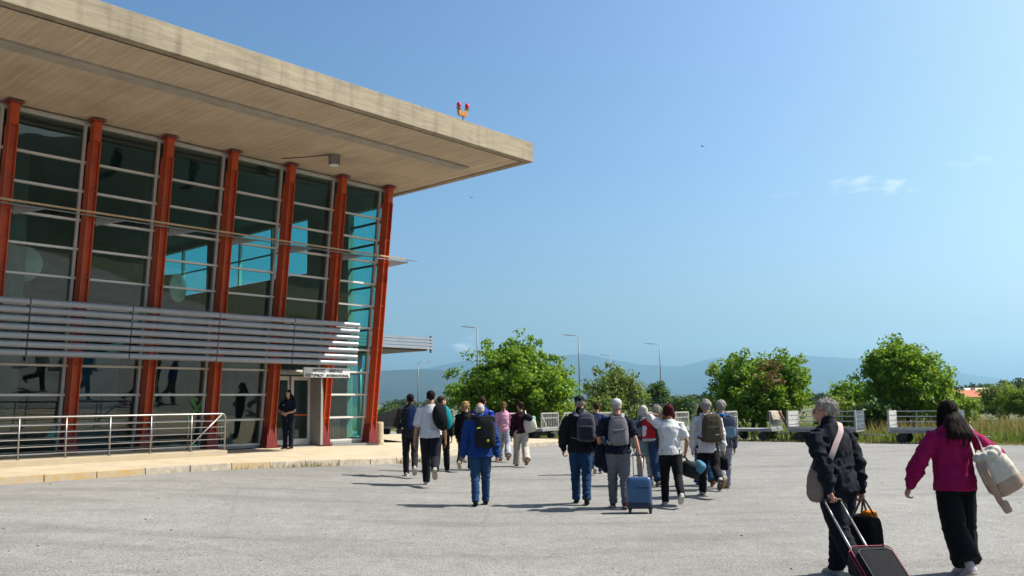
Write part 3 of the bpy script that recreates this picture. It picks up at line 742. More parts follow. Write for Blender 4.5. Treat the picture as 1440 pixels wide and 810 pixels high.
    if kind == 'panel':
        mb = MB(); mb.box((-L_/2, -W2-.02, zd+.02), (L_/2, -W2+.02, zd+.13)); mb.build('side_beam', MT['galv'], t, bevel=.006)
        for x, mt_ in ((-L_/2, 'white'), (L_/2, 'panel_dark')):
            mb = MB(); mb.box((x-.02, -W2, zd+.02), (x+.02, W2, zd+.74)); pn = mb.build('end_panel', MT[mt_], t, bevel=.006)
            mb = MB(); mb.box((x-.035, -W2-.03, zd-.05), (x+.035, -W2+.03, zd+.77)); mb.build('panel_post', MT['white'], pn)
            for k in range(3):
                mb = MB(); mb.box((x-.032, -W2+.05, zd+.2+.18*k), (x+.032, W2-.05, zd+.22+.18*k)); mb.build('panel_rib', MT['dolly'], pn)
        for y in (W2,):
            for z in (.30, .50, .70):
                mb = MB(); mb.tube([(-L_/2+.02, y, zd+z), (L_/2-.02, y, zd+z)], .018, 6); mb.build('side_rail', MT['dolly'], t)
            for x in (-.45, .45):
                mb = MB(); mb.tube([(x, y, zd), (x, y, zd+.70)], .018, 6); mb.build('rail_post', MT['galv'], t)
    return t
dolly(739, 618, 'cage', 'white barred baggage trolley in front of the broad tree', 1.9)
dolly(816, 618.5, 'cage', 'white barred baggage trolley behind the man in the black cap', 1.75)
dolly(926, 619, 'cage', 'white barred baggage trolley behind the white haired woman', 1.7)
dolly(1052, 619.5, 'tarp', 'baggage trolley with a dirty canvas thrown over its white end gate', 2.05)
dolly(1156, 621, 'panel', 'railed baggage trolley with a white and a dark end panel behind the grey haired man', 2.6)
dolly(1300, 624, 'panel', 'railed baggage trolley behind the woman in the magenta hoodie', 2.35)
# belt loader cart left of the group
P = pix_ground(552, 612)
t = thing('hopper_cart', 'dark hopper cart on small wheels beside the terminal corner', 'cart', (P.x, P.y, gz(P.x)-.005), math.atan2(EY, EX)+.3)
mb = MB(); mb.hexa([(-1.0, -.6, .45), (.75, -.6, .45), (.75, .6, .45), (-1.0, .6, .45), (-1.25, -.65, .78), (.9, -.65, 1.35), (.9, .65, 1.35), (-1.25, .65, .78)]); mb.build('hopper', mat('dark_hopper_steel', (.07,.07,.07), .7, var=.35, scale=6), t, bevel=.02)
mb = MB(); mb.box((-1.1, -.5, .33), (1.2, .5, .44)); mb.build('chassis', MT['dolly'], t, bevel=.01)
for x in (-.55, .65):
    for y in (-.55, .55): wheel(t, x, y, .19)
mb = MB(); mb.bar((1.2, 0, .38), (1.75, 0, .5), .06, .06); mb.build('tow_bar', MT['galv'], t)
mb = MB(); mb.bar((.95, -.5, .44), (.95, -.5, 1.5), .05, .05); mb.build('handle', MT['galv'], t)

# ================================================================ mountains, hill, far buildings
def m_mount(name, c1, c2):
    return mat(name, c1, .95, col2=c2, scale=.0016, spec=.05, detail=8)
def ridge(name, Y, prof, depth, mt, amp, seed, x0=-400, x1=1900, step=10):
    # prof: (pixel x, pixel y) of the skyline, sampled at distance Y
    px = [p[0] for p in prof]; py = [p[1] for p in prof]
    xs_ = list(range(x0, x1, step)); rows = []
    for j, (dj, hj) in enumerate(((-depth, -.02), (-depth*.75, .16), (-depth*.55, .36), (-depth*.36, .56), (-depth*.2, .76), (-depth*.08, .92), (0, 1.), (depth*.15, .9), (depth*.5, .5))):
        row = []
        for x in xs_:
            y = float(np.interp(x, px, py)); b = pix_at(x, y, Y); hh = max(b.z, 5)
            n_ = noise.fractal((b.x/900., seed+j*.9, 0), 1., 2., 5)*amp; n2 = noise.fractal((b.x/350., seed*3+j*1.7, 2), 1., 2., 4)*amp*.5
            k = (hj if hj < .99 else 1.)
            z = hh*k+(n_+n2)*(1 if 0 < hj < .95 else .14)
            off = noise.fractal((b.x/1200., seed+9+j*.3, 4), 1., 2., 4)*depth*.10*(1 if hj < .9 else .3)
            row.append((b.x*(Y+dj)/Y, Y+dj+off, z if hj > 0 else -30))
        rows.append(row)
    nxx = len(xs_); me = bpy.data.meshes.new(name); me.from_pydata([v for r in rows for v in r], [], [(j*nxx+i, j*nxx+i+1, (j+1)*nxx+i+1, (j+1)*nxx+i) for j in range(len(rows)-1) for i in range(nxx-1)])
    me.materials.append(mt); me.polygons.foreach_set('use_smooth', [True]*len(me.polygons))
    return struct(put(name, me))
mm = m_mount('mountain_scrub', (.010,.017,.016), (.028,.034,.026))
ridge('far_mountains', 12500, [(-400, 535), (100, 540), (430, 530), (600, 518), (650, 508), (740, 506), (790, 500), (818, 497), (850, 503), (900, 512), (955, 516), (985, 508), (1012, 503), (1050, 508), (1100, 506), (1135, 500.5), (1165, 501.5), (1210, 505), (1255, 512), (1330, 521), (1385, 530), (1440, 538), (1600, 545), (1900, 530)], 4200, mm, 45, 3.1)
ridge('near_mountains', 7200, [(-400, 505), (100, 510), (400, 514), (500, 521), (545, 521), (590, 519), (630, 521), (680, 532), (740, 541), (800, 548), (900, 560), (935, 560), (958, 554.5), (985, 555), (1010, 559), (1080, 562), (1200, 562), (1900, 562)], 2300, mm, 22, 8.7)
MT['hill'] = mat('hill_scrub', (.02,.038,.024), .95, col2=(.05,.058,.038), scale=.03, bump=.5, bscale=.5, bdist=.5, spec=.05)
def hfn(x, y):
    d = (x-260)/160.; z = 24*math.exp(-d*d)*(1+.35*noise.fractal((x/70., y/70., 0), 1., 2., 4))+1.2*noise.fractal((x/15., y/15., 5), 1., 2., 3)
    e = min(1, max(0, (x-95)/60.)); f = min(1, max(0, (260-y)/120.))
    return (x, y, -.4+max(0, z)*e*f)
o = put('hillside', grid_mesh([90+14*i for i in range(30)], [-420+14*i for i in range(49)], hfn, 'hillside', MT['hill'])); struct(o)
# ================================================================ far buildings
MT['rooftile'] = mat('red_roof_tile', (.42,.12,.06), .85, var=.2, scale=1.5, bump=.4, bscale=6)
MT['wall'] = mat('pale_house_wall', (.55,.5,.42), .9, var=.1)
MT['greywall'] = mat('grey_corrugated_wall', (.3,.29,.27), .8, var=.15)
MT['creamroof'] = mat('cream_sheet_roof', (.6,.5,.33), .7, var=.1)
MT['window_dark'] = mat('dark_window', (.03,.035,.04), .2, var=.1)
def far(px, Y): b = pix_at(px, 567, Y); return Vector((b.x, Y, 0))
b = far(1360, 170); t = thing('house', 'small house with a red tiled roof beyond the field', 'house', b, .2)
mb = MB(); mb.box((-4.5, -3, -.3), (4.5, 3, 1.75)); mb.build('wall', MT['wall'], t)
mb = MB(); mb.add([(-5, -3.5, 1.753), (5, -3.5, 1.753), (5, 3.5, 1.753), (-5, 3.5, 1.753), (-3, 0, 3.1), (3, 0, 3.1)], [(0,1,5,4),(1,2,5),(2,3,4,5),(3,0,4),(3,2,1,0)]); rf = mb.build('roof', MT['rooftile'], t)
mb = MB(); mb.box((1.8, .4, 2.4), (2.4, 1.0, 3.6)); mb.build('chimney', MT['wall'], rf)
for x in (-2.6, 0, 2.6):
    mb = MB(); mb.box((x-.5, -3.03, .4), (x+.5, -2.98, 1.4)); wn_ = mb.build('window', MT['white'], t)
    mb = MB(); mb.box((x-.42, -3.045, .48), (x+.42, -3.035, 1.32)); mb.build('pane', MT['window_dark'], wn_)
b = far(1389, 185); t = thing('hangar', 'grey arched shed beyond the field with a barrel roof', 'shed', b, .1)
mb = MB(); n = 14
for y in (-6, 6):
    for i in range(n+1):
        a = math.pi*i/n; mb.v.append((-2.9*math.cos(a), y, 1.4+2.0*math.sin(a)))
    mb.v += [(2.9, y, -.3), (-2.9, y, -.3)]
k = n+3
mb.f = [list(range(k)), list(range(k, 2*k))[::-1]]+[[i, k+i, k+(i+1) % k, (i+1) % k] for i in range(k)]; mb.m = [0]*len(mb.f)
mb.build('shell', MT['greywall'], t)
mb = MB(); mb.box((-1.1, -6.05, -.2), (1.1, -5.98, 1.9)); mb.build('door', MT['window_dark'], t)
for nm, px, Y, w2, h, lab in (('warehouse', 1411, 230, 4.2, 3.0, 'cream roofed low warehouse behind the arched shed'), ('warehouse', 1374, 260, 3.2, 3.4, 'pale low warehouse behind the red tiled house')):
    b = far(px, Y); t = thing(nm, lab, 'warehouse', b, -.2)
    mb = MB(); mb.box((-w2, -4, -.3), (w2, 4, h)); mb.build('wall', MT['wall'], t)
    mb = MB(); mb.add([(-w2-.3, -4.3, h+.003), (w2+.3, -4.3, h+.003), (w2+.3, 4.3, h+.003), (-w2-.3, 4.3, h+.003), (-w2-.3, 0, h+1.1), (w2+.3, 0, h+1.1)], [(0,1,5,4),(1,2,5),(2,3,4,5),(3,0,4),(3,2,1,0)]); mb.build('roof', MT['creamroof'] if 'cream' in lab else MT['wall'], t)
    mb = MB(); mb.box((-1, -4.05, -.2), (1, -3.98, 2.2)); mb.build('door', MT['window_dark'], t)
b = far(1345, 330); t = thing('water_tower', 'dark water tank standing on four tall legs in the distance', 'water tower', b)
mb = MB(); mb.lathe([(.1, 3.4), (1.05, 3.6), (1.05, 5.6), (.9, 5.9), (.05, 6.1)], 18); mb.build('tank', mat('dark_tank', (.06,.07,.08), .7), t)
for x in (-.8, .8):
    for y in (-.8, .8):
        mb = MB(); mb.bar((x, y, -.5), (x, y, 3.6), .16, .16); mb.build('leg', MT['dark'], t)
for z in (1.0, 2.3):
    mb = MB(); mb.bar((-.8, -.8, z), (.8, -.8, z), .1, .1); mb.build('brace', MT['dark'], t)

# ================================================================ vegetation
def m_leaf(name, c1, c2, c3, tr=.35):
    mt = bpy.data.materials.new(name); mt.use_nodes = True; N = mt.node_tree.nodes; L = mt.node_tree.links; P = N['Principled BSDF']
    ge = N.new('ShaderNodeNewGeometry'); r = ramp(N, [(0, c1), (.5, c2), (1, c3)]); L.new(ge.outputs['Random Per Island'], r.inputs[0])
    L.new(r.outputs[0], P.inputs['Base Color']); P.inputs['Roughness'].default_value = .55; P.inputs['Specular IOR Level'].default_value = .3
    tl = N.new('ShaderNodeBsdfTranslucent'); hs = N.new('ShaderNodeHueSaturation'); hs.inputs['Value'].default_value = 1.25; hs.inputs['Hue'].default_value = .485
    L.new(r.outputs[0], hs.inputs['Color']); L.new(hs.outputs[0], tl.inputs[0])
    ms = N.new('ShaderNodeMixShader'); ms.inputs[0].default_value = tr; L.new(P.outputs[0], ms.inputs[1]); L.new(tl.outputs[0], ms.inputs[2]); L.new(ms.outputs[0], N['Material Output'].inputs[0])
    return mt
LEAF = dict(bright=m_leaf('bright_leaves', (.065,.15,.008), (.13,.25,.013), (.21,.33,.024), .45), olive=m_leaf('olive_leaves', (.085,.14,.02), (.14,.20,.03), (.19,.25,.05)),
            dark=m_leaf('dark_leaves', (.035,.085,.012), (.06,.125,.016), (.09,.16,.024)), fresh=m_leaf('fresh_leaves', (.11,.19,.012), (.16,.25,.018), (.21,.30,.03)),
            cypress=m_leaf('cypress_leaves', (.012,.03,.012), (.02,.045,.015), (.03,.06,.02), .15), straw=m_leaf('straw_leaves', (.20,.17,.05), (.28,.22,.07), (.17,.19,.04), .3),
            brown=m_leaf('withered_leaves', (.12,.07,.02), (.17,.10,.03), (.10,.10,.03)), far=m_leaf('far_leaves', (.03,.06,.02), (.045,.08,.025), (.06,.10,.03)))
BARK = mat('bark', (.11,.085,.06), .95, var=.3, scale=6, bump=.6, bscale=20, stretch=(1,1,.2))
def leaves_mesh(name, centers, radii, per, size, mt, rng, flat=.8, droop=.0):
    C_ = np.repeat(np.array(centers), per, 0); R_ = np.repeat(np.array(radii), per)
    n = len(C_)
    d = rng.normal(size=(n, 3)); d /= np.linalg.norm(d, axis=1)[:, None]
    r = R_*rng.random(n)**.45; pos = C_+d*r[:, None]*np.array([1, 1, flat])
    a = rng.normal(size=(n, 3)); a[:, 2] -= droop; a /= np.linalg.norm(a, axis=1)[:, None]
    nn = d*1.0+rng.normal(size=(n, 3))*.6; nn[:, 2] += .5
    b = np.cross(a, nn); b /= np.linalg.norm(b, axis=1)[:, None]+1e-9
    up = np.cross(b, a)
    s = size*(.65+.7*rng.random(n))[:, None]
    v = np.empty((n, 4, 3)); v[:, 0] = pos-a*s*.55; v[:, 1] = pos+b*s*.33+up*s*.10; v[:, 2] = pos+a*s*.55; v[:, 3] = pos-b*s*.33+up*s*.10
    me = bpy.data.meshes.new(name); me.vertices.add(n*4); me.vertices.foreach_set('co', v.reshape(-1))
    me.loops.add(n*6); me.polygons.add(n*2)
    base = (np.arange(n)*4)[:, None]; li = (base+np.array([0, 1, 2, 0, 2, 3])).reshape(-1)
    me.loops.foreach_set('vertex_index', li.astype(np.int32)); me.polygons.foreach_set('loop_start', (np.arange(n*2)*3).astype(np.int32))
    me.update(calc_edges=True); me.materials.append(mt); return me
def tree(name, P, H, Rx, lab, leaf, seed, trunk_h=.8, nclump=230, per=46, lsize=.2, lobes=None, cr=.62, Ry=None, group='leafy trees behind the trolleys', low=.1, cat='tree', trunkr=.14, extra=None):
    rng = np.random.default_rng(seed); rnd = random.Random(seed); Ry = Ry or Rx*.9
    t = thing(name, lab, cat, P, 0, group)
    lobes = lobes or [(0, 0, .56, 1., .46)]
    cs = []; rs = []
    for (lx, ly, lz, lr, lh) in lobes:
        k = int(nclump*lr**1.5)
        for _ in range(k):
            d = rng.normal(size=3); d /= np.linalg.norm(d); r = (.45+.6*rng.random())if rng.random() < .75 else rng.random()*.6
            wob = 1+.42*noise.noise((d[0]*1.7+seed, d[1]*1.7, d[2]*1.7+lx))+.25*noise.noise((d[0]*4.3+seed, d[1]*4.3, d[2]*4.3))
            c = np.array([lx*Rx+d[0]*Rx*lr*r*wob, ly*Ry+d[1]*Ry*lr*r*wob, lz*H+d[2]*lh*H*r*wob])
            if c[2] < low*H: c[2] = low*H+rng.random()*.2*H
            cs.append(c); rs.append(cr*(.55+.75*rng.random()))
    cs = np.array(cs); rs = np.array(rs)
    # trunk and limbs
    mb = MB(); nst = 3 if low < .2 else 1
    forks = []
    for k in range(nst):
        a = rnd.uniform(0, 6.28); o_ = Vector((math.cos(a)*.25*k, math.sin(a)*.25*k, 0))
        top = Vector((math.cos(a)*Rx*.22, math.sin(a)*Ry*.22, H*(.62 if k == 0 else .5)))
        pts = [o_+Vector((0, 0, -.15)), o_.lerp(top, .3)+Vector((rnd.uniform(-.1, .1), rnd.uniform(-.1, .1), 0)), o_.lerp(top, .65)+Vector((rnd.uniform(-.15, .15), rnd.uniform(-.15, .15), 0)), top]
        mb.tube(pts, [trunkr, trunkr*.75, trunkr*.5, trunkr*.2], 8); forks += [(pts[1], trunkr*.45), (pts[2], trunkr*.35), (pts[1].lerp(pts[2], .5), trunkr*.4)]
    mb.build('trunk', BARK, t, smooth=True)
    idx = rng.choice(len(cs), min(len(cs), 70), replace=False)
    lm = MB()
    for q, i in enumerate(idx):
        f, r0 = forks[q % len(forks)]; e = Vector(cs[i]); md = f.lerp(e, .5)+Vector((rnd.uniform(-.2, .2), rnd.uniform(-.2, .2), rnd.uniform(.0, .3)))
        lm.tube([f, md, e], [r0*.6, r0*.35, .012], 5, cap=False)
    o = lm.build('limbs', BARK, t, smooth=True)
    o = put('crown', leaves_mesh('crown', cs, rs, per, lsize, LEAF[leaf], rng), t)
    if extra:
        el, ec, er = extra; ne = 14; d = rng.normal(size=(ne, 3))*np.array([.28, .3, .5])
        q = put('withered_twigs', leaves_mesh('withered_twigs', np.array(ec)+d, np.full(ne, er), 24, lsize*.8, LEAF[el], rng), t); q['kind'] = 'stuff'
    return t
def bpos(px, Y): b = pix_at(px, 567, Y); return (b.x, Y, -.03)
tree('broad_tree', bpos(722, 47), 4.95, 3.0, 'broad rounded tree with bright green leaves reaching the ground', 'bright', 11, nclump=470, per=44, lobes=[(-.05, 0, .54, 1., .46), (.55, -.2, .40, .55, .32), (-.55, 0, .38, .6, .30), (.1, 0, .76, .45, .23)], lsize=.18, cr=.46, low=.14)
tree('sparse_tree', bpos(868, 56), 3.9, 1.9, 'sparse olive green tree with thin airy crown', 'olive', 12, nclump=230, per=34, lobes=[(-.05, 0, .58, 1., .42), (-.45, 0, .35, .5, .28)], lsize=.17, cr=.5)
tree('small_tree', bpos(926, 66), 3.1, .95, 'small dark tree beside a street lamp', 'dark', 13, nclump=130, per=36, lsize=.18, cr=.45)
tree('two_lobed_tree', bpos(1070, 45), 4.15, 2.5, 'wide green tree with two lobes and a withered brown middle', 'bright', 14, nclump=380, per=44, lobes=[(-.42, 0, .56, .66, .42), (.40, .1, .58, .68, .42), (0, -.2, .40, .8, .26)], lsize=.17, cr=.44, low=.15, extra=('brown', (.0, -1.9, 2.9), .3))
tree('round_tree', bpos(1275, 41), 4.15, 1.95, 'tall round tree with dense green crown beside the field', 'bright', 15, nclump=430, per=42, lobes=[(0, 0, .62, 1., .40), (.1, 0, .46, .85, .24), (-.2, 0, .8, .55, .22)], lsize=.165, cr=.42, low=.17)
shr = 'shrubs along the verge'
for i, (px, Y, H, R_, leaf, lab) in enumerate(((963, 62, 1.95, 1.1, 'dark', 'dark rounded shrub next to the two lobed tree'), (1196, 46, 2.7, 1.0, 'bright', 'slender young tree left of the tall round tree'),
        (1176, 43, 1.6, 1.1, 'fresh', 'yellow green shrub behind the railed trolley'), (1232, 40, 1.5, 1.2, 'dark', 'low dark shrub at the foot of the tall round tree'),
        (1340, 44, 1.9, 1.0, 'fresh', 'fresh green shrub right of the tall round tree'), (780, 45.5, 1.7, 1.2, 'fresh', 'light green shrub at the right edge of the broad tree'),
        (845, 52, 1.9, 1.3, 'olive', 'olive shrub below the sparse tree'), (548, 66, 1.5, .9, 'dark', 'small dark shrub behind the hopper cart'),
        (1412, 64, 2.6, 1.7, 'olive', 'grey green bush at the far side of the field'), (1438, 58, 2.5, 1.5, 'fresh', 'bright green bush at the far right of the field'), (1383, 90, 1.6, 1.3, 'bright', 'small round bush in front of the arched shed'),
        (1366, 120, 1.7, 1.7, 'fresh', 'light green bush in front of the red tiled house'), (1500, 60, 2.8, 2.2, 'bright', 'wide green bush past the end of the field'), (905, 58, 1.3, 1.2, 'olive', 'low olive shrub under the small dark tree'))):
    tree('shrub', bpos(px, Y), H, R_, lab, leaf, 40+i, nclump=int(60+26*R_*H), per=34, lsize=.17, cr=.42, low=.06, group=shr, cat='shrub', trunkr=.05)
ft = 'distant trees on the horizon'
TL = 'dark distant trees on the skyline behind the warehouses'
for i, (px, Y, H, R_, lab) in enumerate(((1368, 300, 6.2, 4, TL), (1380, 310, 5.6, 3.5, TL), (1396, 320, 5.8, 4, TL), (1408, 300, 6.4, 1.2, 'slim dark pointed tree behind the cream roofed warehouse'), (1422, 210, 5.6, 4, 'broad distant tree beside the cream roofed warehouse'),
        (1436, 200, 5.2, 4, 'distant tree past the cream roofed warehouse'), (1455, 190, 5.6, 4.4, 'wide distant tree at the end of the far tree line'), (1403, 330, 5.4, 4, TL), (1120, 240, 3.2, 5, 'low distant tree showing beside the two lobed tree'), (1160, 260, 3.4, 6, 'low distant tree before the mountains near the slender young tree'),
        (945, 260, 3.0, 6, 'low distant tree beyond the small dark tree'), (985, 270, 3.4, 6, 'low distant tree beyond the dark rounded shrub'), (560, 220, 2.4, 5, 'low distant tree beyond the hopper cart'), (620, 230, 2.6, 6, 'low distant tree left of the broad tree'))):
    tree('distant_tree', bpos(px, Y), H, R_, lab, 'far', 80+i, nclump=80, per=22, lsize=.7, cr=1.1, low=.1, group=ft, trunkr=.25)
for i in range(9):
    x = 150+12*(i % 3)+random.uniform(-9, 9); y = -200+26*i+random.uniform(-12, 12); z = hfn(x, y)[2]
    tree('cypress', (x, y, z), random.uniform(5, 9), .9, 'slender dark cypress on the hillside facing the terminal', 'cypress', 120+i, nclump=70, per=26, lsize=.5, cr=.6, low=.05, group='cypresses on the hillside', trunkr=.12)
# grasses: blades joined as stuff
def blades(name, fn, n, h, wd, mt, rng, lab, cat):
    P = np.array([fn() for _ in range(n)]); hh = h*(.4+.9*rng.random(n)); a = rng.random(n)*6.283; ln = rng.normal(size=(n, 2))*.28*hh[:, None]
    dx, dy = np.cos(a)*wd, np.sin(a)*wd
    v = np.empty((n, 5, 3))
    v[:, 0] = P+np.stack([-dx, -dy, np.zeros(n)], 1); v[:, 1] = P+np.stack([dx, dy, np.zeros(n)], 1)
    v[:, 2] = P+np.stack([ln[:, 0]*.4+dx*.7, ln[:, 1]*.4+dy*.7, hh*.6], 1); v[:, 3] = P+np.stack([ln[:, 0]*.4-dx*.7, ln[:, 1]*.4-dy*.7, hh*.6], 1); v[:, 4] = P+np.stack([ln[:, 0], ln[:, 1], hh], 1)
    me = bpy.data.meshes.new(name); me.vertices.add(n*5); me.vertices.foreach_set('co', v.reshape(-1)); me.loops.add(n*7); me.polygons.add(n*2)
    base = (np.arange(n)*5)[:, None]; me.loops.foreach_set('vertex_index', (base+np.array([0, 1, 2, 3, 3, 2, 4])).reshape(-1).astype(np.int32))
    st = (np.arange(n)*7)[:, None]+np.array([0, 4]); me.polygons.foreach_set('loop_start', st.reshape(-1).astype(np.int32)); me.update(calc_edges=True); me.materials.append(mt)
    o = put(name, me); tag(o, lab, cat, kind='stuff'); return o
rng = np.random.default_rng(5)
def fz(x, y): return gfn(x, y)[2]
def fld(s0, s1, t0, t1):
    def f():
        while True:
            s = rng.uniform(s0, s1); t = t0+(t1-t0)*rng.random()**1.5; p = EP(s, t)
            if noise.noise((p.x*.35, p.y*.35, 1)) > rng.uniform(-.55, .25): return (p.x, p.y, fz(p.x, p.y)-.02)
    return f
blades('tall_grass', fld(4, 34, 3.2, 24), 9500, .75, .022, LEAF['straw'], rng, 'tall dry grass swaying in the field beyond the asphalt', 'grass')
blades('green_grass', fld(-16, 34, 1.6, 22), 18000, .46, .02, LEAF['olive'], rng, 'green weeds growing through the verge and field', 'grass')
blades('verge_grass', fld(-34, 34, .1, 3.6), 11000, .13, .016, LEAF['straw'], rng, 'short yellowed grass along the asphalt edge under the trolleys', 'grass')
def kf():
    while True:
        i = rng.integers(0, len(KL)-1); a, b = KL[i], KL[i+1]; 
        if noise.noise((i*.41, 2.2, 0)) < rng.uniform(.05, .45): continue
        d = (b-a).normalized(); r = Vector((d.y, -d.x, 0)); p = a.lerp(b, rng.random())+r*(.11+abs(rng.normal())*.07); return (p.x, p.y, gz(p.x))
blades('kerb_weeds', kf, 900, .12, .008, LEAF['straw'], rng, 'dry straw weeds sprouting along the foot of the kerb', 'weeds')

# dead leaves and grit lying on the asphalt
mb = MB(); rr = random.Random(3)
for k in range(170):
    y = rr.uniform(6.5, 30); x = rr.uniform(-.62, .62)*y
    if UX*0+(-UY*x+UX*y) > 17.3: continue
    a = rr.uniform(0, 6.28); l = rr.uniform(.010, .028); w_ = l*rr.uniform(.3, .7); c, s_ = math.cos(a), math.sin(a); z = gz(x)+.006; hh_ = rr.uniform(.004, .014)
    P4 = [(x+c*l, y+s_*l, z), (x-s_*w_, y+c*w_, z), (x-c*l, y-s_*l, z), (x+s_*w_, y-c*w_, z)]
    mb.add(P4+[(x+c*l*.3, y+s_*l*.3, z+hh_), (x-c*l*.3, y-s_*l*.3, z+hh_*.7)], [(0,1,4), (1,5,4), (1,2,5), (2,3,5), (3,4,5), (3,0,4), (3,2,1,0)])
o = mb.build('leaf_litter', mat('dead_leaf', (.10,.065,.03), .9, var=.4, scale=3)); tag(o, 'scattered dead leaves and grit lying on the asphalt', 'litter', kind='stuff')
# ================================================================ people
class Blob(MB):
    def loft(s, rings, n=14):
        # rings: (center, side vec, fwd vec, rx, ry)
        o = len(s.v)
        for c, a, b, rx, ry in rings:
            for k in range(n):
                t = 2*math.pi*k/n; s.v.append(tuple(Vector(c)+Vector(a)*rx*math.cos(t)+Vector(b)*ry*math.sin(t)))
        for i in range(len(rings)-1):
            for k in range(n):
                k2 = (k+1) % n; s.f.append([o+i*n+k, o+i*n+k2, o+(i+1)*n+k2, o+(i+1)*n+k]); s.m.append(0)
        s.f.append([o+k for k in range(n)][::-1]); s.f.append([o+(len(rings)-1)*n+k for k in range(n)]); s.m += [0, 0]
        return s
    def limb(s, pts, rads, flat=1., n=12, side=None, cut=False):
        pts = [Vector(p) for p in pts]; rings = []
        P2, R2 = [], []
        for i, p in enumerate(pts): P2.append(p); R2.append(rads[i])
        d0 = (P2[1]-P2[0]).normalized(); d1 = (P2[-1]-P2[-2]).normalized()
        P2 = [P2[0]-d0*R2[0]*.8, P2[0]-d0*R2[0]*.45]+P2+([] if cut else [P2[-1]+d1*R2[-1]*.45, P2[-1]+d1*R2[-1]*.8])
        R2 = [R2[0]*.55, R2[0]*.88]+list(R2)+([] if cut else [R2[-1]*.88, R2[-1]*.55])
        a = None
        for i, p in enumerate(P2):
            d = (P2[min(i+1, len(P2)-1)]-P2[max(0, i-1)]).normalized()
            ref = Vector(side) if side is not None else Vector((1, 0, 0))
            if abs(d.dot(ref)) > .9: ref = Vector((0, 1, 0))
            b = d.cross(ref).normalized(); a = b.cross(d).normalized()
            rings.append((p, a, b, R2[i], R2[i]*flat))
        return s.loft(rings, n)
    def ell(s, c, r, M=None, n=14, m_=9):
        o = len(s.v); c = Vector(c)
        for i in range(m_+1):
            ph = math.pi*(.02+.96*i/m_)
            for k in range(n):
                t = 2*math.pi*k/n; p = Vector((r[0]*math.sin(ph)*math.cos(t), r[1]*math.sin(ph)*math.sin(t), r[2]*math.cos(ph)))
                if M: p = M @ p
                s.v.append(tuple(c+p))
        for i in range(m_):
            for k in range(n):
                k2 = (k+1) % n; s.f.append([o+i*n+k, o+(i+1)*n+k, o+(i+1)*n+k2, o+i*n+k2]); s.m.append(0)
        s.f.append([o+k for k in range(n)]); s.f.append([o+m_*n+k for k in range(n)][::-1]); s.m += [0, 0]
        return s
def fuse(bl, name, mt, voxel=.012, smooth=4, ratio=1., wr=0., wfreq=9., seed=0, wdir=(1,1,1), joints=None, sm_fac=.5, clip=None):
    me = bpy.data.meshes.new(name); me.from_pydata(bl.v, [], bl.f)
    o = bpy.data.objects.new('tmp', me); COL.objects.link(o)
    md = o.modifiers.new('r', 'REMESH'); md.mode = 'VOXEL'; md.voxel_size = voxel; md.adaptivity = 0
    if smooth: md = o.modifiers.new('s', 'SMOOTH'); md.factor = sm_fac; md.iterations = smooth
    if ratio < 1: md = o.modifiers.new('d', 'DECIMATE'); md.ratio = ratio
    dg = bpy.context.evaluated_depsgraph_get(); dg.update()
    me2 = bpy.data.meshes.new_from_object(o.evaluated_get(dg)); bpy.data.objects.remove(o); bpy.data.meshes.remove(me)
    me2.name = name
    n = len(me2.vertices)
    if wr:
        co = np.empty(n*3); no = np.empty(n*3); me2.vertices.foreach_get('co', co); me2.vertex_normals.foreach_get('vector', no)
        co = co.reshape(-1, 3); no = no.reshape(-1, 3); J = [np.array(j) for j in (joints or [])]
        amp = np.ones(n)*.45
        for j in J: amp += 1.2*np.exp(-((co-j)**2).sum(1)/(.12**2))
        d = np.empty(n)
        for i in range(n):
            x, y, z = co[i]; q = (x*wfreq*wdir[0]+seed, y*wfreq*wdir[1], z*wfreq*wdir[2])
            a = noise.noise(q); b = noise.noise((q[0]*2.3+5, q[1]*2.3, q[2]*2.3+a))
            r_ = max(0., 1-abs(a)*2.6); d[i] = r_*r_*1.25-.3+b*.4
        co += no*(d*amp*wr)[:, None]; me2.vertices.foreach_set('co', co.reshape(-1))
    me2.materials.clear(); me2.materials.append(mt)
    me2.polygons.foreach_set('use_smooth', [True]*len(me2.polygons)); me2.update()
    return me2
def fabric(name, c, rough=.9, var=.14, bump=.25, bscale=350, sheen=0., scale=14):
    return mat(name, c, rough, var=var, scale=scale, bump=bump, bscale=bscale, spec=.2, sheen=sheen, bdist=.004)
SKIN = {'fair': mat('fair_skin', (.42,.23,.15), .5, var=.12, scale=30, bump=.08, bscale=160, spec=.4), 'tan': mat('tan_skin', (.32,.165,.10), .5, var=.12, scale=30, bump=.08, bscale=160, spec=.4), 'pink': mat('pinkish_skin', (.44,.205,.145), .5, var=.14, scale=30, bump=.08, bscale=160, spec=.4)}
def hairmat(n, c, c2): return mat(n, tuple(x*.75 for x in c), .75, col2=tuple(x*.75 for x in c2), scale=60, stretch=(1, 1, .18), bump=.6, bscale=90, spec=.10, detail=6, bdist=.006)
HAIR = dict(black=hairmat('black_hair', (.008,.007,.007), (.02,.017,.015)), brown=hairmat('brown_hair', (.03,.016,.009), (.075,.04,.02)), dark=hairmat('dark_brown_hair', (.006,.004,.0035), (.022,.011,.007)), blonde=hairmat('blonde_hair', (.3,.18,.07), (.55,.38,.18)),
            white=hairmat('white_hair', (.5,.48,.44), (.75,.72,.68)), grey=hairmat('grey_hair', (.17,.155,.14), (.5,.46,.41)), maroon=hairmat('dark_red_hair', (.035,.006,.008), (.10,.015,.018)), light_brown=hairmat('light_brown_hair', (.12,.06,.03), (.28,.16,.08)), whiteshort=hairmat('short_white_hair', (.48,.40,.34), (.62,.55,.48)))
SOLE = mat('shoe_sole', (.35,.31,.25), .85, var=.2, scale=30); SOLE_D = mat('dark_shoe_sole', (.03,.03,.03), .85)
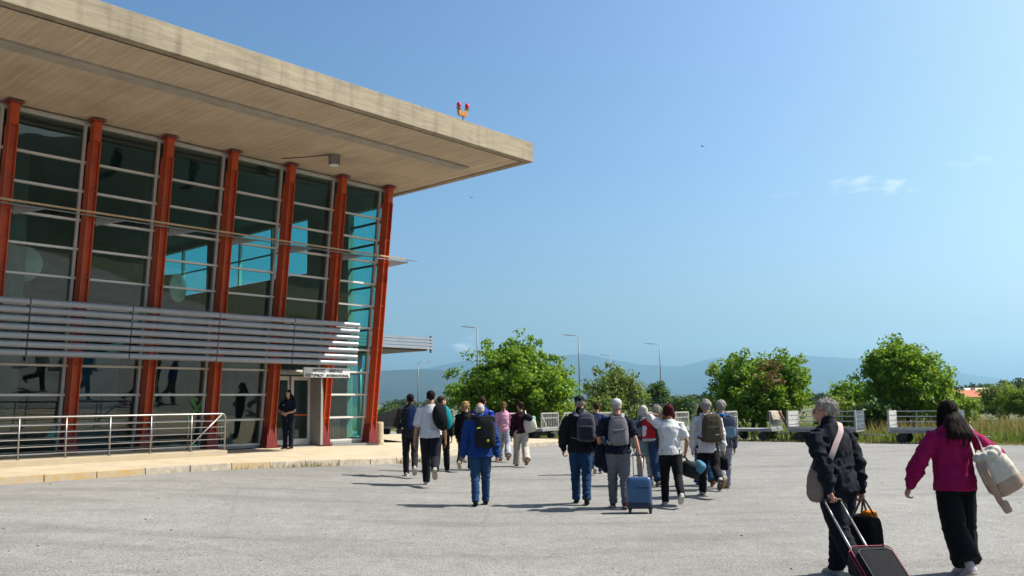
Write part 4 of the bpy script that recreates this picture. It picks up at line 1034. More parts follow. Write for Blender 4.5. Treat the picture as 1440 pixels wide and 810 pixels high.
EYEW = mat('eye_white', (.75,.72,.7), .25); EYED = mat('dark_iris', (.02,.012,.008), .2); LIPS = mat('lips', (.42,.13,.11), .5)
_fab = {}
def FB(name, c, **k):
    if name not in _fab: _fab[name] = fabric(name, tuple(x*(.78 if max(c) > .06 else .5) for x in c), **k)
    return _fab[name]

def ik(S, W, l1, l2, pole):
    S, W, pole = Vector(S), Vector(W), Vector(pole); d = W-S; L_ = d.length
    if L_ > (l1+l2)*.995: W = S+d.normalized()*(l1+l2)*.995; d = W-S; L_ = d.length
    a = (l1*l1-l2*l2+L_*L_)/(2*L_); h = math.sqrt(max(0, l1*l1-a*a)); u = d.normalized(); q = (pole-u*pole.dot(u)).normalized()
    return S+u*a+q*h, W
def person(lab, at, H, yaw=0., legs=((18, 8), (-18, 30)), la=(.135, .02, .46), ra=(.135, .02, .46), lean=4., head=(0, 0), build=1., hair=('short', 'brown'), skin='fair',
           top=('jacket', 'blue_fabric', (.05,.1,.3)), sleeve=1.0, trousers=('trousers', 'navy_trousers', (.02,.025,.04)), leg_w=1., flare=0., crop=0., shoe=(.05,.05,.05), sole=None, loose=.0, hem=.48, collar=None, hood=None, name='person', curl=.6, lpole=(-.4, -1, 0), rpole=(.4, -1, 0), foot_pitch=None, female=False, glasses=False, hfix=None, wr=.015, grip=(0, 0), group='arriving passengers walking to the terminal', hi=False, shoulders=1., fullface=False, cuff=None, rib=False):
    t = thing(name, lab, 'person', at, yaw, group)
    h = H; X = Vector((1, 0, 0))
    # --- legs
    hw = .05*h*(1.08 if female else 1.)
    jl = []
    for s, (a, k) in ((1, legs[0]), (-1, legs[1])):
        a_, k_ = rad(a), rad(k); hip = Vector((s*hw, 0, .515*h)); kn = hip+Vector((s*.004*h, math.sin(a_), -math.cos(a_)))*.245*h
        an = kn+Vector((-s*.004*h, math.sin(a_-k_), -math.cos(a_-k_)))*.232*h
        jl.append([hip, kn, an])
    fp_ = foot_pitch or [None, None]
    pit = []
    for i, (a, k) in enumerate(legs):
        if fp_[i] is not None: pit.append(rad(fp_[i])); continue
        pit.append(rad(max(0, (k-a)*.75-4)) if a < 5 else rad(-6 if a > 14 else 0))
    low = 9
    for i in range(2):
        an = jl[i][2]; c, s_ = math.cos(pit[i]), math.sin(pit[i]); fl = .145*h
        heel = an+Vector((0, -.035*h*c-.038*h*s_, .035*h*s_-.038*h*c)); toe = an+Vector((0, .105*h*c-.038*h*s_, -.105*h*s_-.038*h*c)); low = min(low, heel.z, toe.z)
    dz = -low+.004
    for j in jl:
        for q in j: q.z += dz
    pelv = Vector((0, 0, .515*h+dz))
    Rl = Matrix.Rotation(-rad(lean), 3, 'X')
    def up(p): p = Vector(p)*h+Vector((0, 0, dz)); return pelv+Rl @ (p-pelv)
    sw = .112*shoulders*(.93 if female else 1.)
    nk = up((0, -.005, .845)); hd = up((0, .012, .93))
    Rh = Matrix.Rotation(rad(head[0]), 3, 'Z') @ Matrix.Rotation(-rad(head[1]), 3, 'X')
    # --- arms
    arms = []
    for s, w_, pole in ((-1, la, lpole), (1, ra, rpole)):
        S = up((s*sw, -.005, .797)); W = Vector((s*w_[0]*h, w_[1]*h, w_[2]*h+dz)); E, W = ik(S, W, .172*h, .152*h, pole)
        arms.append((S, E, W))
    # --- body (skin)
    b = Blob(); bd = build
    def ring(z, rx, ry, y=0.): c = up((0, y, z)); return (c, X, Rl @ Vector((0, 1, 0)), rx*h*bd, ry*h*bd)
    b.loft([ring(.47, .064, .044), ring(.52, .070, .048), ring(.58, .062, .043), ring(.64, .062, .042), ring(.72, .078, .052), ring(.78, .078, .048), ring(.82, .052, .040), ring(.85, .034, .036), ring(.89, .033, .036, .004)])
    for hip, kn, an in jl: b.limb([hip, hip.lerp(kn, .5), kn, kn.lerp(an, .35), an], [.044*h*bd, .042*h, .030*h, .031*h, .021*h])
    for i, (a_, (hip, kn, an)) in enumerate(zip(pit, jl)):
        c, s_ = math.cos(a_), math.sin(a_); b.limb([an+Vector((0, -.02*h, -.012*h)), an+Vector((0, .08*h*c, -.08*h*s_-.02*h))], [.02*h, .015*h])
    for si, (S, E, W) in enumerate(arms):
        s = -1 if si == 0 else 1
        b.limb([S, S.lerp(E, .5), E, E.lerp(W, .4), W], [.021*h, .024*h, .021*h, .021*h, .0145*h])
        # hand: palm and five fingers
        g = grip[si]; d = (W-E).normalized(); inn = Vector((-s, 0, 0)); inn = (inn-d*inn.dot(d)).normalized(); fwd = d.cross(inn)*s
        fwd = fwd if fwd.y > 0 else -fwd
        if abs(fwd.y) < .3: fwd = (Vector((0, 1, 0))-d*d.y).normalized(); inn = fwd.cross(d)*(1 if fwd.cross(d).x*-s > 0 else -1)
        hl = .105*h; pc = W+d*hl*.28
        Mh = Matrix((inn, fwd, d)).transposed()
        b.ell(pc, (.012*h, .024*h, hl*.30), Mh, 12, 7)
        for fi, (off, ln) in enumerate(((.019, .40), (.007, .45), (-.006, .42), (-.018, .33))):
            k0 = W+d*hl*.50+fwd*off*h; bend = .25+g*1.0+fi*.05
            d1_ = (d*math.cos(bend)+inn*math.sin(bend)); d2_ = (d*math.cos(bend*2.1)+inn*math.sin(bend*2.1)); d3_ = (d*math.cos(bend*2.9)+inn*math.sin(bend*2.9))
            k1 = k0+d1_*ln*hl*.48; k2 = k1+d2_*ln*hl*.36; k3 = k2+d3_*ln*hl*.26
            b.limb([k0-d*hl*.12, k0, k1, k2, k3], [.0056*h, .0055*h, .0052*h, .0047*h, .0040*h], n=8)
        th0 = W+d*hl*.16+fwd*.016*h; th1 = th0+(fwd*.75+d*.75+inn*(.25+.3*g)).normalized()*hl*.27; th2 = th1+(d*.9+fwd*(.25-.3*g)+inn*(.3+.5*g)).normalized()*hl*.25
        b.limb([th0-d*.004*h, th0, th1, th2], [.008*h, .0075*h, .006*h, .0048*h], n=8)
    # head: skull, jaw, nose, ears, chin
    def hp(x, y, z): return hd+Rh @ (Vector((x, y, z))*h)
    b.limb([nk-Vector((0, 0, .01*h)), nk.lerp(hp(0, -.008, -.03), .6), hp(0, -.008, -.02)], [.036*h*(.88 if female else 1), .031*h*(.88 if female else 1), .032*h])
    b.ell(hp(0, -.006, .018), (.0435*h, .056*h, .050*h), Rh, 18, 12)
    b.ell(hp(0, .016, -.018), (.036*h, .038*h, .044*h), Rh, 16, 10)
    b.ell(hp(0, .034, -.045), (.020*h, .018*h, .014*h), Rh, 10, 7)
    b.limb([hp(0, .050, .008), hp(0, .060, -.010), hp(0, .060, -.015)], [.0055*h, .0085*h, .008*h], n=8)
    for s in (-1, 1):
        b.ell(hp(s*.045, -.006, -.006), (.0055*h, .0125*h, .018*h), Rh @ Matrix.Rotation(s*.3, 3, 'Z'), 8, 6)
        b.ell(hp(s*.019, .042, -.010), (.013*h, .010*h, .011*h), Rh, 8, 6)
    b.ell(hp(0, .047, -.033), (.0135*h, .008*h, .0065*h), Rh, 8, 5)
    vox = .0058*h/1.75*1.1
    body = put('body', fuse(b, 'body', SKIN[skin], vox, 3, .22 if not hi else .4, sm_fac=.45), t)
    if fullface or glasses:
        for s in (-1, 1):
            e = MB(); 
            eb = Blob(); eb.ell(hp(s*.0185, .0435, .004), (.0085*h, .006*h, .0055*h), Rh, 10, 7); ey = eb.build('eye', EYEW, body, smooth=True)
            eb = Blob(); eb.ell(hp(s*.0185, .0485, .004), (.0038*h, .002*h, .0038*h), Rh, 8, 5); eb.build('iris', EYED, ey, smooth=True)
            eb = Blob(); eb.limb([hp(s*.008, .051, .016), hp(s*.019, .051, .019), hp(s*.030, .043, .015)], [.0022*h]*3, n=6); eb.build('eyebrow', HAIR[hair[1]] if hair[0] != 'bald' else HAIR['grey'], body, smooth=True)
        eb = Blob(); eb.limb([hp(-.014, .050, -.031), hp(0, .0545, -.0315), hp(.014, .050, -.031)], [.0018*h, .0035*h, .0018*h], n=6); eb.build('lips', LIPS, body, smooth=True)
    # --- trousers
    tr = Blob(); lw = leg_w
    tr.loft([(pelv+Vector((0, 0, z*h)), X, Vector((0, 1, 0)), rx*h*bd, ry*h*bd) for z, rx, ry in ((-.035, .074, .066), (-.01, .092, .074), (.03, .092, .072), (.075, .085, .066))])
    for hip, kn, an in jl:
        end = kn.lerp(an, 1.03-crop); hw_ = (.043+flare*.035)*h*lw
        tr.limb([hip+Vector((0, 0, -.0)), hip.lerp(kn, .5), kn, kn.lerp(end, .5), end], [.060*h*bd*lw, (.053+flare*.012)*h*bd*lw, (.044+flare*.02)*h*lw, (.041+flare*.028)*h*lw, (.035*h*lw if not flare else hw_)], flat=1.08, n=14, cut=True)
        # seat
        tr.ell(hip+Vector((0, -.026*h, .012*h)), (.050*h*bd, .044*h*bd, .055*h))
    jn = [q for j in jl for q in (j[1], j[2])]+[jl[0][0], jl[1][0]]
    put(trousers[0], fuse(tr, trousers[0], FB(trousers[1], trousers[2]), .0115, 3, .6, wr=wr*.7, wfreq=8, seed=H*50, wdir=(.7, .7, 1.9), joints=jn), t)
    # --- shoes
    sm = FB('shoe_%02d%02d%02d' % tuple(int(c*60) for c in shoe), shoe, scale=40); so_ = SOLE if sole is None else FB('sole_%02d%02d%02d' % tuple(int(c*60) for c in sole), sole)
    for i, (hip, kn, an) in enumerate(jl):
        c, s_ = math.cos(pit[i]), math.sin(pit[i]); F = Vector((0, c, -s_)); Un = Vector((0, s_, c))
        sb = Blob(); o_ = an-Un*.038*h
        sb.loft([(o_+F*y*h+Un*z*h, X, Un, rx*h, rz*h) for y, z, rx, rz in ((-.040, .022, .012, .014), (-.034, .024, .021, .022), (-.01, .030, .024, .031), (.02, .026, .0235, .026), (.05, .019, .026, .019), (.08, .015, .0265, .014), (.102, .012, .018, .010), (.108, .011, .010, .006))], 12)
        sb.limb([o_+Un*.03*h+F*-.008*h, o_+Un*.055*h+F*-.010*h], [.025*h, .0235*h], n=10)
        sh_ = put('shoe', fuse(sb, 'shoe', sm, .008, 2, .5), t)
        sb = Blob(); sb.loft([(o_+F*y*h+Un*.004*h, X, Un, rx*h, .006*h) for y, rx in ((-.043, .012), (-.036, .0235), (0, .0245), (.05, .028), (.085, .027), (.108, .018), (.114, .008))], 12); sb.build('sole', so_, sh_, smooth=False)
    # --- top garment
    g = Blob(); L_ = .012+loose*.02
    hz_ = hem
    def tring(z, rx, ry, y=0.): c = up((0, y, z)); return (c, X, Rl @ Vector((0, 1, 0)), (rx*bd+L_)*h, (ry*bd+L_)*h)
    chest = .010 if female else 0
    g.loft([tring(hz_, .092, .072), tring(hz_+.03, .093, .072), tring(.60, .078+loose*.008, .060), tring(.66, .078+loose*.006, .058), tring(.72, .086, .062+chest, chest*.5), tring(.77, .088, .058+chest*.6), tring(.805, .070, .048), tring(.83, .046, .040), tring(.848, .033, .036)], 20)
    for si, (S, E, W) in enumerate(arms):
        s = -1 if si == 0 else 1
        k = sleeve
        rad_ = [(.029+.5*L_)*h*bd, (.030+.6*L_)*h*bd, (.0275+.7*L_)*h]
        pts = [S+Vector((-s*.022*h, 0, -.002*h)), S, S.lerp(E, .45), E]; rad_ = [rad_[0]*.95]+rad_
        if k >= 1: pts += [E.lerp(W, .5), E.lerp(W, .97)]; rad_ += [(.026+.8*L_)*h, (.019+.35*L_)*h]
        elif k >= .5: pts = pts[:3]+[S.lerp(E, .45+.55*(k-.5)*2*.9)]; rad_[3] = rad_[2]*1.02
        else: pts = pts[:3]; rad_ = rad_[:3]
        g.limb(pts, rad_, n=12)
    if collar:
        g.limb([up((0, -.012, .835)), up((0, -.006, .852+collar))], [.044*h, .042*h], n=16)
    if hood:
        g.ell(up((0, -.072, .775)), (.072*h, .034*h, .050*h), Rl, 14, 9); g.ell(up((-.045, -.02, .84)), (.028*h, .042*h, .024*h)); g.ell(up((.045, -.02, .84)), (.028*h, .042*h, .024*h)); g.ell(up((0, -.078, .812)), (.064*h, .030*h, .016*h))
    jn = [q for a in arms for q in (a[1], a[1].lerp(a[2], .6), a[0])]+[up((0, 0, hz_+.05)), up((.06, -.05, .6)), up((-.06, -.05, .62))]
    tp_ = put(top[0], fuse(g, top[0], FB(top[1], top[2]), .0115, 3, .7, wr=wr, wfreq=7, seed=H*31, wdir=(1, 1, 1.4), joints=jn), t)
    if rib or cuff:
        for si, (S, E, W) in enumerate(arms):
            if sleeve < 1: continue
            cb = Blob(); d = (W-E).normalized(); cb.limb([W-d*.022*h, W-d*.002*h], [.0225*h, .021*h], n=12); put('cuff', fuse(cb, 'cuff', FB(top[1]+'_cuff', cuff or tuple(c*.8 for c in top[2])), .006, 1, .5), tp_)
    # --- hair
    st, hc = hair[0], hair[1]; hl = hair[2] if len(hair) > 2 else .2
    hb = Blob(); rnd = random.Random(int(H*1000))
    k = {'bald': 1.0, 'short': 1.07, 'curly': 1.05}.get(st, 1.08)*(.97 if hfix else 1)
    if st != 'bald':
        hb.ell(hp(0, -.013, .029), (.0445*h*k, .0535*h*k, .0435*h*k), Rh, 18, 12)
        hb.ell(hp(0, -.031, .008 if st == 'short' else .0), (.0405*h*k, .0315*h*k, (.034 if st == 'short' else .043)*h*k), Rh, 16, 10)
        if st in ('short',): hb.ell(hp(0, .020, .050), (.032*h, .026*h, .016*h), Rh, 12, 8)
    if st == 'fluffy':
        for i in range(110):
            q = Vector((rnd.gauss(0, 1), rnd.gauss(0, 1), rnd.gauss(.25, .8))).normalized()
            if (q.y > .35 and q.z < .55) or q.z < -.75: continue
            rr = rnd.uniform(.009, .017); hb.ell(hp(q.x*.045, -.013+q.y*.053, .020+q.z*.046), (rr*h, rr*h, rr*h*1.1), None, 8, 6)
    if st == 'curly':
        for i in range(80):
            a = rnd.uniform(0, 6.28); z = rnd.uniform(-.075, .055); r_ = .052 if z < .03 else .04
            y = math.sin(a)*r_-.014
            if y > .026 and z < .03: continue
            rr = rnd.uniform(.010, .017); hb.ell(hp(math.cos(a)*r_, y, z), (rr*h,)*3, None, 8, 6)
    if st in ('long', 'bob'):
        ln = hl
        n0 = hp(0, -.026, .01); pts = [n0]
        for i in range(1, 6):
            f = i/5; q = up((0, -.034-.070*min(1, f*1.25), .93-ln*f)) if st == 'long' else hp(0, -.026+.004*f, .01-ln*f)
            pts.append(q)
        rings = [(p, Rh @ X, Rh @ Vector((0, 1, 0)), ((.049, .055, .062, .068, .066, .045)[i] if st == 'long' else (.049, .052, .053, .052, .049, .044)[i])*h, ((.040, .038, .034, .030, .024, .012)[i] if st == 'long' else (.040, .038, .036, .034, .031, .026)[i])*h) for i, p in enumerate(pts)]
        hb.loft(rings, 16)
        if st == 'long':
            for i in range(18):
                x_ = -.068+.136*i/17; a_ = rnd.uniform(-.012, .012); f_ = rnd.uniform(.92, 1.28)
                hb.limb([up((x_*.75, -.085, .93-ln*.55)), up((x_*.95, -.102, .93-ln*.85)), up((x_+a_, -.106+abs(x_)*.35, .93-ln*f_))], [.013*h, .011*h, .003*h], n=6)
        for s in (-1, 1):
            hb.limb([hp(s*.040, -.004, .03), hp(s*.049, -.004, -.02), hp(s*.048, .0, -.02-min(ln, .13)*.75), up((s*.085, -.012, .93-ln*1.05)) if st == 'long' else hp(s*.042, -.01, -ln)], [.016*h, .017*h, .017*h, .010*h], n=8)
    if st == 'ponytail':
        hb.limb([hp(0, -.052, .012), hp(0, -.068, -.005), hp(0, -.066, -.06), hp(0, -.062, -.12), hp(0.004, -.058, -.165)], [.014*h, .018*h, .017*h, .014*h, .006*h], n=10)
    if st == 'bun':
        hb.ell(hp(0, -.066, .022), (.021*h, .019*h, .020*h), Rh, 12, 8); hb.ell(hp(.004, -.078, .026), (.012*h, .011*h, .012*h))
    if st != 'bald':
        hm = fuse(hb, 'hair', HAIR[hc], .0065 if hi else .0075, 1 if st in ('curly', 'fluffy') else 2, .7, wr=.005, wfreq=34, seed=H*77, wdir=(1, 1, .35))
        # fine locks lying on the surface
        bm = bmesh.new(); bm.from_mesh(hm); bm.normal_update(); vs = list(bm.verts); nl = 1500 if hi else 260; add = []
        for _ in range(nl):
            v = rnd.choice(vs); nn = v.normal; dn = Vector((0, 0, -1)); tg = dn-nn*nn.dot(dn)
            if st in ('curly', 'fluffy'): tg = tg+Vector((rnd.uniform(-1, 1), rnd.uniform(-1, 1), rnd.uniform(-.6, .6)))
            if tg.length < .05: tg = Vector((rnd.uniform(-1, 1), -1, 0))
            tg = tg.normalized(); sd_ = nn.cross(tg).normalized(); ll = rnd.uniform(.02, .045)*(1.6 if st in ('long', 'ponytail', 'bob') else 1.); w_ = rnd.uniform(.0012, .0024)
            add.append((v.co+nn*.001, v.co+tg*ll*.5+nn*rnd.uniform(.002, .007), v.co+tg*ll+nn*rnd.uniform(.0, .012), sd_*w_))
        for p0_, p1_, p2_, sd_ in add:
            q = [bm.verts.new(x) for x in (p0_-sd_, p0_+sd_, p1_+sd_, p1_-sd_, p2_)]
            bm.faces.new((q[0], q[1], q[2], q[3])); bm.faces.new((q[3], q[2], q[4]))
        bm.to_mesh(hm); bm.free(); hm.polygons.foreach_set('use_smooth', [True]*len(hm.polygons))
        put('hair', hm, t)
    else:
        hb.ell(hp(0, -.014, .014), (.0450*h, .053*h, .047*h), Rh, 18, 12); hb.ell(hp(0, -.026, -.006), (.042*h, .040*h, .034*h), Rh, 16, 10)
        put('hair', fuse(hb, 'hair', HAIR[hc], .007, 2, .5, wr=.0012, wfreq=90, seed=3), t)
    if hfix and hfix[0] == 'cap':
        cm_ = FB(hfix[1], hfix[2]); cb = Blob(); cb.ell(hp(0, -.010, .034), (.051*h, .060*h, .046*h), Rh, 20, 12)
        kp = put('cap', fuse(cb, 'cap', cm_, .007, 2, .6, wr=.0015, wfreq=30), t)
        br = MB(); n = 9; vs = []
        for lay in (0, .004):
            for i in range(n+1):
                a = rad(-62+124*i/n); vs.append(hp(.049*math.sin(a), .036+.012*math.cos(a), .026+lay)); vs.append(hp(.050*math.sin(a), .045+.055*math.cos(a), .018+lay))
        m2 = 2*(n+1); br.add(vs, [(2*i, 2*i+1, 2*i+3, 2*i+2) for i in range(n)]+[(m2+2*i, m2+2*i+2, m2+2*i+3, m2+2*i+1) for i in range(n)]+[(2*i+1, m2+2*i+1, m2+2*i+3, 2*i+3) for i in range(n)]+[(2*i, 2*i+2, m2+2*i+2, m2+2*i) for i in range(n)])
        br.build('brim', cm_, kp, smooth=True); bb = Blob(); bb.ell(hp(0, -.010, .081), (.005*h, .005*h, .003*h)); bb.build('button', cm_, kp, smooth=True)
    if glasses:
        gl = MB()
        for s in (-1, 1):
            gl.tube([hp(s*.019+.013*math.cos(a)*s, .056-.004*math.cos(a), .004+.011*math.sin(a)) for a in [2*math.pi*i/12 for i in range(13)]], .0013*h, 5, cap=False)
            gl.tube([hp(s*.032, .052, .008), hp(s*.045, .02, .008), hp(s*.047, -.010, .004)], .0013*h, 5)
        gl.tube([hp(-.006, .059, .006), hp(.006, .059, .006)], .0013*h, 5); go = gl.build('glasses', mat('brown_glasses', (.12,.03,.02), .3), t)
    return dict(root=t, up=up, arms=arms, h=h, hp=hp, at=Vector(at), yaw=yaw, dz=dz, Rl=Rl)
def ploc(p, v):                       # person-local point to world
    return p['at']+Matrix.Rotation(p['yaw'], 3, 'Z') @ Vector(v)
def item(p, name, lab, cat, base, group=None, rz=0.):
    b = Vector(base); t = thing(name, lab, cat, ploc(p, b), p['yaw']+rz, group); return t
def place(px, fy, hy, k=1.0):
    P = pix_ground(px, fy); top = pix_at(px, hy, P.y); H = (top.z-P.z)/.992*k; return P, H
def sgp(x, e): return math.copysign(abs(x)**e, x)
def sbox(bl, c, r, M=None, e=.45, n=24, m_=14, taper=0., shear=0.):
    o = len(bl.v); c = Vector(c)
    for i in range(m_+1):
        ph = -math.pi/2+math.pi*(.02+.96*i/m_)
        for k in range(n):
            t = 2*math.pi*k/n; z = sgp(math.sin(ph), e); q = sgp(math.cos(ph), e); tp = 1-taper*z
            p = Vector((r[0]*q*sgp(math.cos(t), e)*tp, r[1]*q*sgp(math.sin(t), e)*tp+shear*z*r[2], r[2]*z))
            if M: p = M @ p
            bl.v.append(tuple(c+p))
    for i in range(m_):
        for k in range(n):
            k2 = (k+1) % n; bl.f.append([o+i*n+k, o+i*n+k2, o+(i+1)*n+k2, o+(i+1)*n+k]); bl.m.append(0)
    bl.f.append([o+k for k in range(n)][::-1]); bl.f.append([o+m_*n+k for k in range(n)]); bl.m += [0, 0]
    return bl
def strap(pts, w, th, axis, mt, name, parent, sub=5):
    # flat band whose broad side faces away from the point axis(p)
    P = [Vector(p) for p in pts]; Q = []
    for i in range(len(P)-1):
        p0, p1, p2, p3 = P[max(0, i-1)], P[i], P[i+1], P[min(len(P)-1, i+2)]
        for k in range(sub):
            t = k/sub; Q.append(.5*((2*p1)+(p2-p0)*t+(2*p0-5*p1+4*p2-p3)*t*t+(3*p1-p0-3*p2+p3)*t**3))
    Q.append(P[-1]); mb = MB()
    for i, p in enumerate(Q):
        d = (Q[min(i+1, len(Q)-1)]-Q[max(0, i-1)]).normalized(); out = (p-axis(p)); out = (out-d*out.dot(d)); out = out.normalized() if out.length > 1e-5 else d.orthogonal().normalized(); s = d.cross(out)
        mb.v += [tuple(p+s*w/2+out*th/2), tuple(p-s*w/2+out*th/2), tuple(p-s*w/2-out*th/2), tuple(p+s*w/2-out*th/2)]
    for i in range(len(Q)-1):
        for k in range(4): mb.f.append([4*i+k, 4*i+(k+1) % 4, 4*i+4+(k+1) % 4, 4*i+4+k]); mb.m.append(0)
    mb.f += [[3, 2, 1, 0], [4*len(Q)-4, 4*len(Q)-3, 4*len(Q)-2, 4*len(Q)-1]]; mb.m += [0, 0]
    return mb.build(name, mt, parent, smooth=False)
def backpack(p, lab, size, col, z=.70, pocket=None, tilt=4., x=0., roll=0., straps=True, y=None, grp='backpacks worn by passengers', trim=None, style='', strap_col=None, e=.5):
    h = p['h']; up = p['up']; w, d, ht = size
    c = up((x, y if y is not None else -.072-d/h/2*.92, z)); base = Vector((c.x, c.y, c.z-ht/2))
    t = item(p, 'backpack', lab, 'backpack', base, grp)
    M = p['Rl'] @ Matrix.Rotation(rad(-tilt), 3, 'X') @ Matrix.Rotation(rad(roll), 3, 'Y')
    L0 = Vector((0, 0, ht/2))
    mt = FB('pack_%s' % lab[:24].replace(' ', '_'), col, scale=20)
    b = Blob(); sbox(b, L0, (w/2, d/2, ht/2), M, e, taper=.10); 
    main = put('main_bag', fuse(b, 'main_bag', mt, .011, 2, .6, wr=.005, wfreq=11, seed=w*99), t)
    tm = FB('trim_%s' % lab[:24].replace(' ', '_'), trim or tuple(c_*.5 for c_ in col))
    pk = FB('pocket_%s' % lab[:24].replace(' ', '_'), pocket or tuple(min(1, c_*1.15) for c_ in col))
    def q(x_, y_, z_): return L0+M @ Vector((x_, y_, z_))
    if style == 'roll':
        b = Blob(); sbox(b, q(0, -.0, ht*.42), (w*.54, d*.34, .06), M, .6); put('rolled_top', fuse(b, 'rolled_top', mt, .011, 2, .6, wr=.004, wfreq=14), main)
        b = Blob(); b.ell(q(w*.12, -d*.53, -ht*.28), (.022, .005, .022), M @ Matrix.Rotation(0, 3, 'X'), 14, 6); b.build('round_badge', FB('yellow_badge', (.6,.55,.05)), main, smooth=True)
        strap([q(-w*.42, -d*.5, ht*.12), q(-w*.25, -d*.54, ht*.14)], .02, .006, lambda p_: q(0, 0, 0), FB('lime_tab', (.45,.6,.05)), 'tab', main)
    else:
        b = Blob(); sbox(b, q(0, -d*.43, -ht*.2), (w*.40, d*.16, ht*.24), M, .5); pkt = put('front_pocket', fuse(b, 'front_pocket', pk, .010, 2, .6, wr=.003, wfreq=12), main)
        mb = MB(); mb.tube([q(-w*.36, -d*.56, -ht*.0+.0), q(0, -d*.61, ht*.02), q(w*.36, -d*.56, .0)], .004, 6); mb.build('zip', tm, pkt)
        mb = MB(); mb.tube([q(w*.49*math.cos(a), -d*.20-.02*math.sin(a), ht*.02+ht*.46*math.sin(a)) for a in [math.pi*i/14 for i in range(15)]], .005, 6); mb.build('zip', tm, main)
        if style == 'heather':
            mb = MB(); mb.tube([q(-w*.36, -d*.585, -ht*.12), q(w*.34, -d*.60, ht*.02)], .005, 6); mb.build('slanted_zip', FB('black_zip', (.02,.02,.02)), main)
        if style == 'two':
            b = Blob(); sbox(b, q(0, -d*.44, ht*.2), (w*.36, d*.10, ht*.13), M, .5); put('upper_pocket', fuse(b, 'upper_pocket', mt, .010, 2, .6, wr=.003), main)
        if style == 'bottle':
            mb = MB(); mb.lathe([(.028, -.09), (.03, .05), (.02, .08), (.018, .1)], 12, q(-w*.5, 0, -ht*.22), M=M); mb.build('bottle', FB('teal_bottle', (.1,.4,.35)), main)
        if style == 'red':
            b = Blob(); sbox(b, q(-w*.30, -d*.40, -ht*.1), (w*.16, d*.2, ht*.25), M, .5); put('side_panel', fuse(b, 'side_panel', FB('white_panel', (.6,.6,.6)), .010, 2, .6), main)
            b = Blob(); sbox(b, q(0, -d*.1, -ht*.45), (w*.47, d*.48, ht*.07), M, .5); put('base_panel', fuse(b, 'base_panel', FB('grey_panel', (.45,.45,.45)), .010, 2, .6), main)
        if style == 'olive':
            mb = MB(); mb.box((w*.06, -d*.62, -ht*.28), (w*.24, -d*.60, -ht*.24)); 
            mb.v = [tuple(L0+M @ Vector(v)) for v in mb.v]; mb.build('label_patch', FB('pale_patch', (.6,.55,.45)), main)
    mb = MB(); mb.tube([q(-.04, d*.25, ht*.48), q(-.03, d*.25, ht*.56), q(.03, d*.25, ht*.56), q(.04, d*.25, ht*.48)], .008, 8); mb.build('handle', tm, main, smooth=True)
    if straps:
        sm = FB('strap_%s' % lab[:24].replace(' ', '_'), strap_col or tuple(c_*.7 for c_ in col))
        for s in (-1, 1):
            pts = [q(s*w*.18, d*.38, ht*.42)]+[up(v)-base for v in ((s*.046, -.062, .825), (s*.058, -.015, .862), (s*.066, .055, .815), (s*.076, .082, .74), (s*.104, .055, .66), (s*.108, -.02, .615))]+[q(s*w*.42, d*.3, -ht*.42)]
            strap(pts, .052, .011, lambda p_: up((0, 0, .7))-base+Vector((0, 0, (p_-(up((0, 0, .7))-base)).z*.55)), sm, 'shoulder_strap', t)
    return t
# ---------------------------------------------------------------- the group
DN = (.012,.016,.035)
P, H = place(577, 671, 554)
p1 = person('person in dark grey jacket and charcoal trousers with a navy backpack', P, H, .12, ((-16, 34), (16, 6)), la=(.125, .12, .60), ra=(.13, .10, .58), hair=('short', 'black'), skin='tan', top=('jacket', 'charcoal_jacket', (.045,.043,.045)), trousers=('trousers', 'charcoal_trousers', (.022,.024,.03)), shoe=(.45,.42,.38), collar=.01, leg_w=.93)
backpack(p1, 'narrow navy blue backpack on the person in the dark grey jacket', (.27, .15, .52), (.012,.03,.10), z=.70, x=.03)
P, H = place(606, 683, 549)
p2 = person('tall person in white short sleeved shirt and dark trousers carrying a round bag', P, H, .06, ((-22, 44), (14, 4)), la=(.175, .03, .455), ra=(.15, .06, .48), hair=('short', 'black'), skin='tan', top=('shirt', 'white_shirt', (.68,.66,.70)), sleeve=.9, loose=.5, trousers=('trousers', 'black_track_trousers', (.014,.016,.026)), leg_w=1.12, shoe=(.42,.38,.32), build=1.04, hem=.50, wr=.011)
h = p2['h']; base = p2['up']((.115, -.10, .575))
t = item(p2, 'shoulder_bag', 'black round bag with a teal rim on the white shirted person\'s shoulder', 'bag', base)
M = Matrix.Rotation(rad(-12), 3, 'Y') @ Matrix.Rotation(rad(25), 3, 'Z')
b = Blob(); b.ell(Vector((0, -.02, .27)), (.19, .12, .28), M, 20, 14); mn = put('bag_body', fuse(b, 'bag_body', FB('black_nylon', (.012,.013,.016)), .011, 2, .6, wr=.005, wfreq=10), t)
b = Blob(); b.ell(Vector((.085, .02, .26)), (.135, .115, .245), M, 20, 14); put('teal_rim', fuse(b, 'teal_rim', FB('teal_nylon', (.0,.22,.25)), .011, 2, .6, wr=.006, wfreq=16), mn)
up = p2['up']
strap([Vector((-.06, -.07, .5))]+[up(v)-base for v in ((.075, -.06, .82), (.085, .0, .868), (.095, .07, .80), (.12, .09, .70))]+[Vector((.10, .08, .3))], .05, .01, lambda p_: up((0, 0, .7))-base, FB('black_nylon', (0, 0, 0)), 'strap', t)
mb = MB(); mb.lathe([(.004, 0), (.008, .003)], 8, (-.02, -.14, .27)); mb.build('badge', FB('grey_badge', (.5,.5,.5)), mn)
P, H = place(621, 664, 557)
p2b = person('person in dark clothes half hidden behind the white shirted person', P, H, -.1, ((16, 5), (-14, 30)), hair=('short', 'brown'), skin='fair', head=(-50, 0), top=('jacket', 'black_jacket', (.015,.015,.018)), trousers=('trousers', 'black_trousers', (.012,.012,.014)), shoe=(.03,.03,.03))
P, H = place(655, 663, 564)
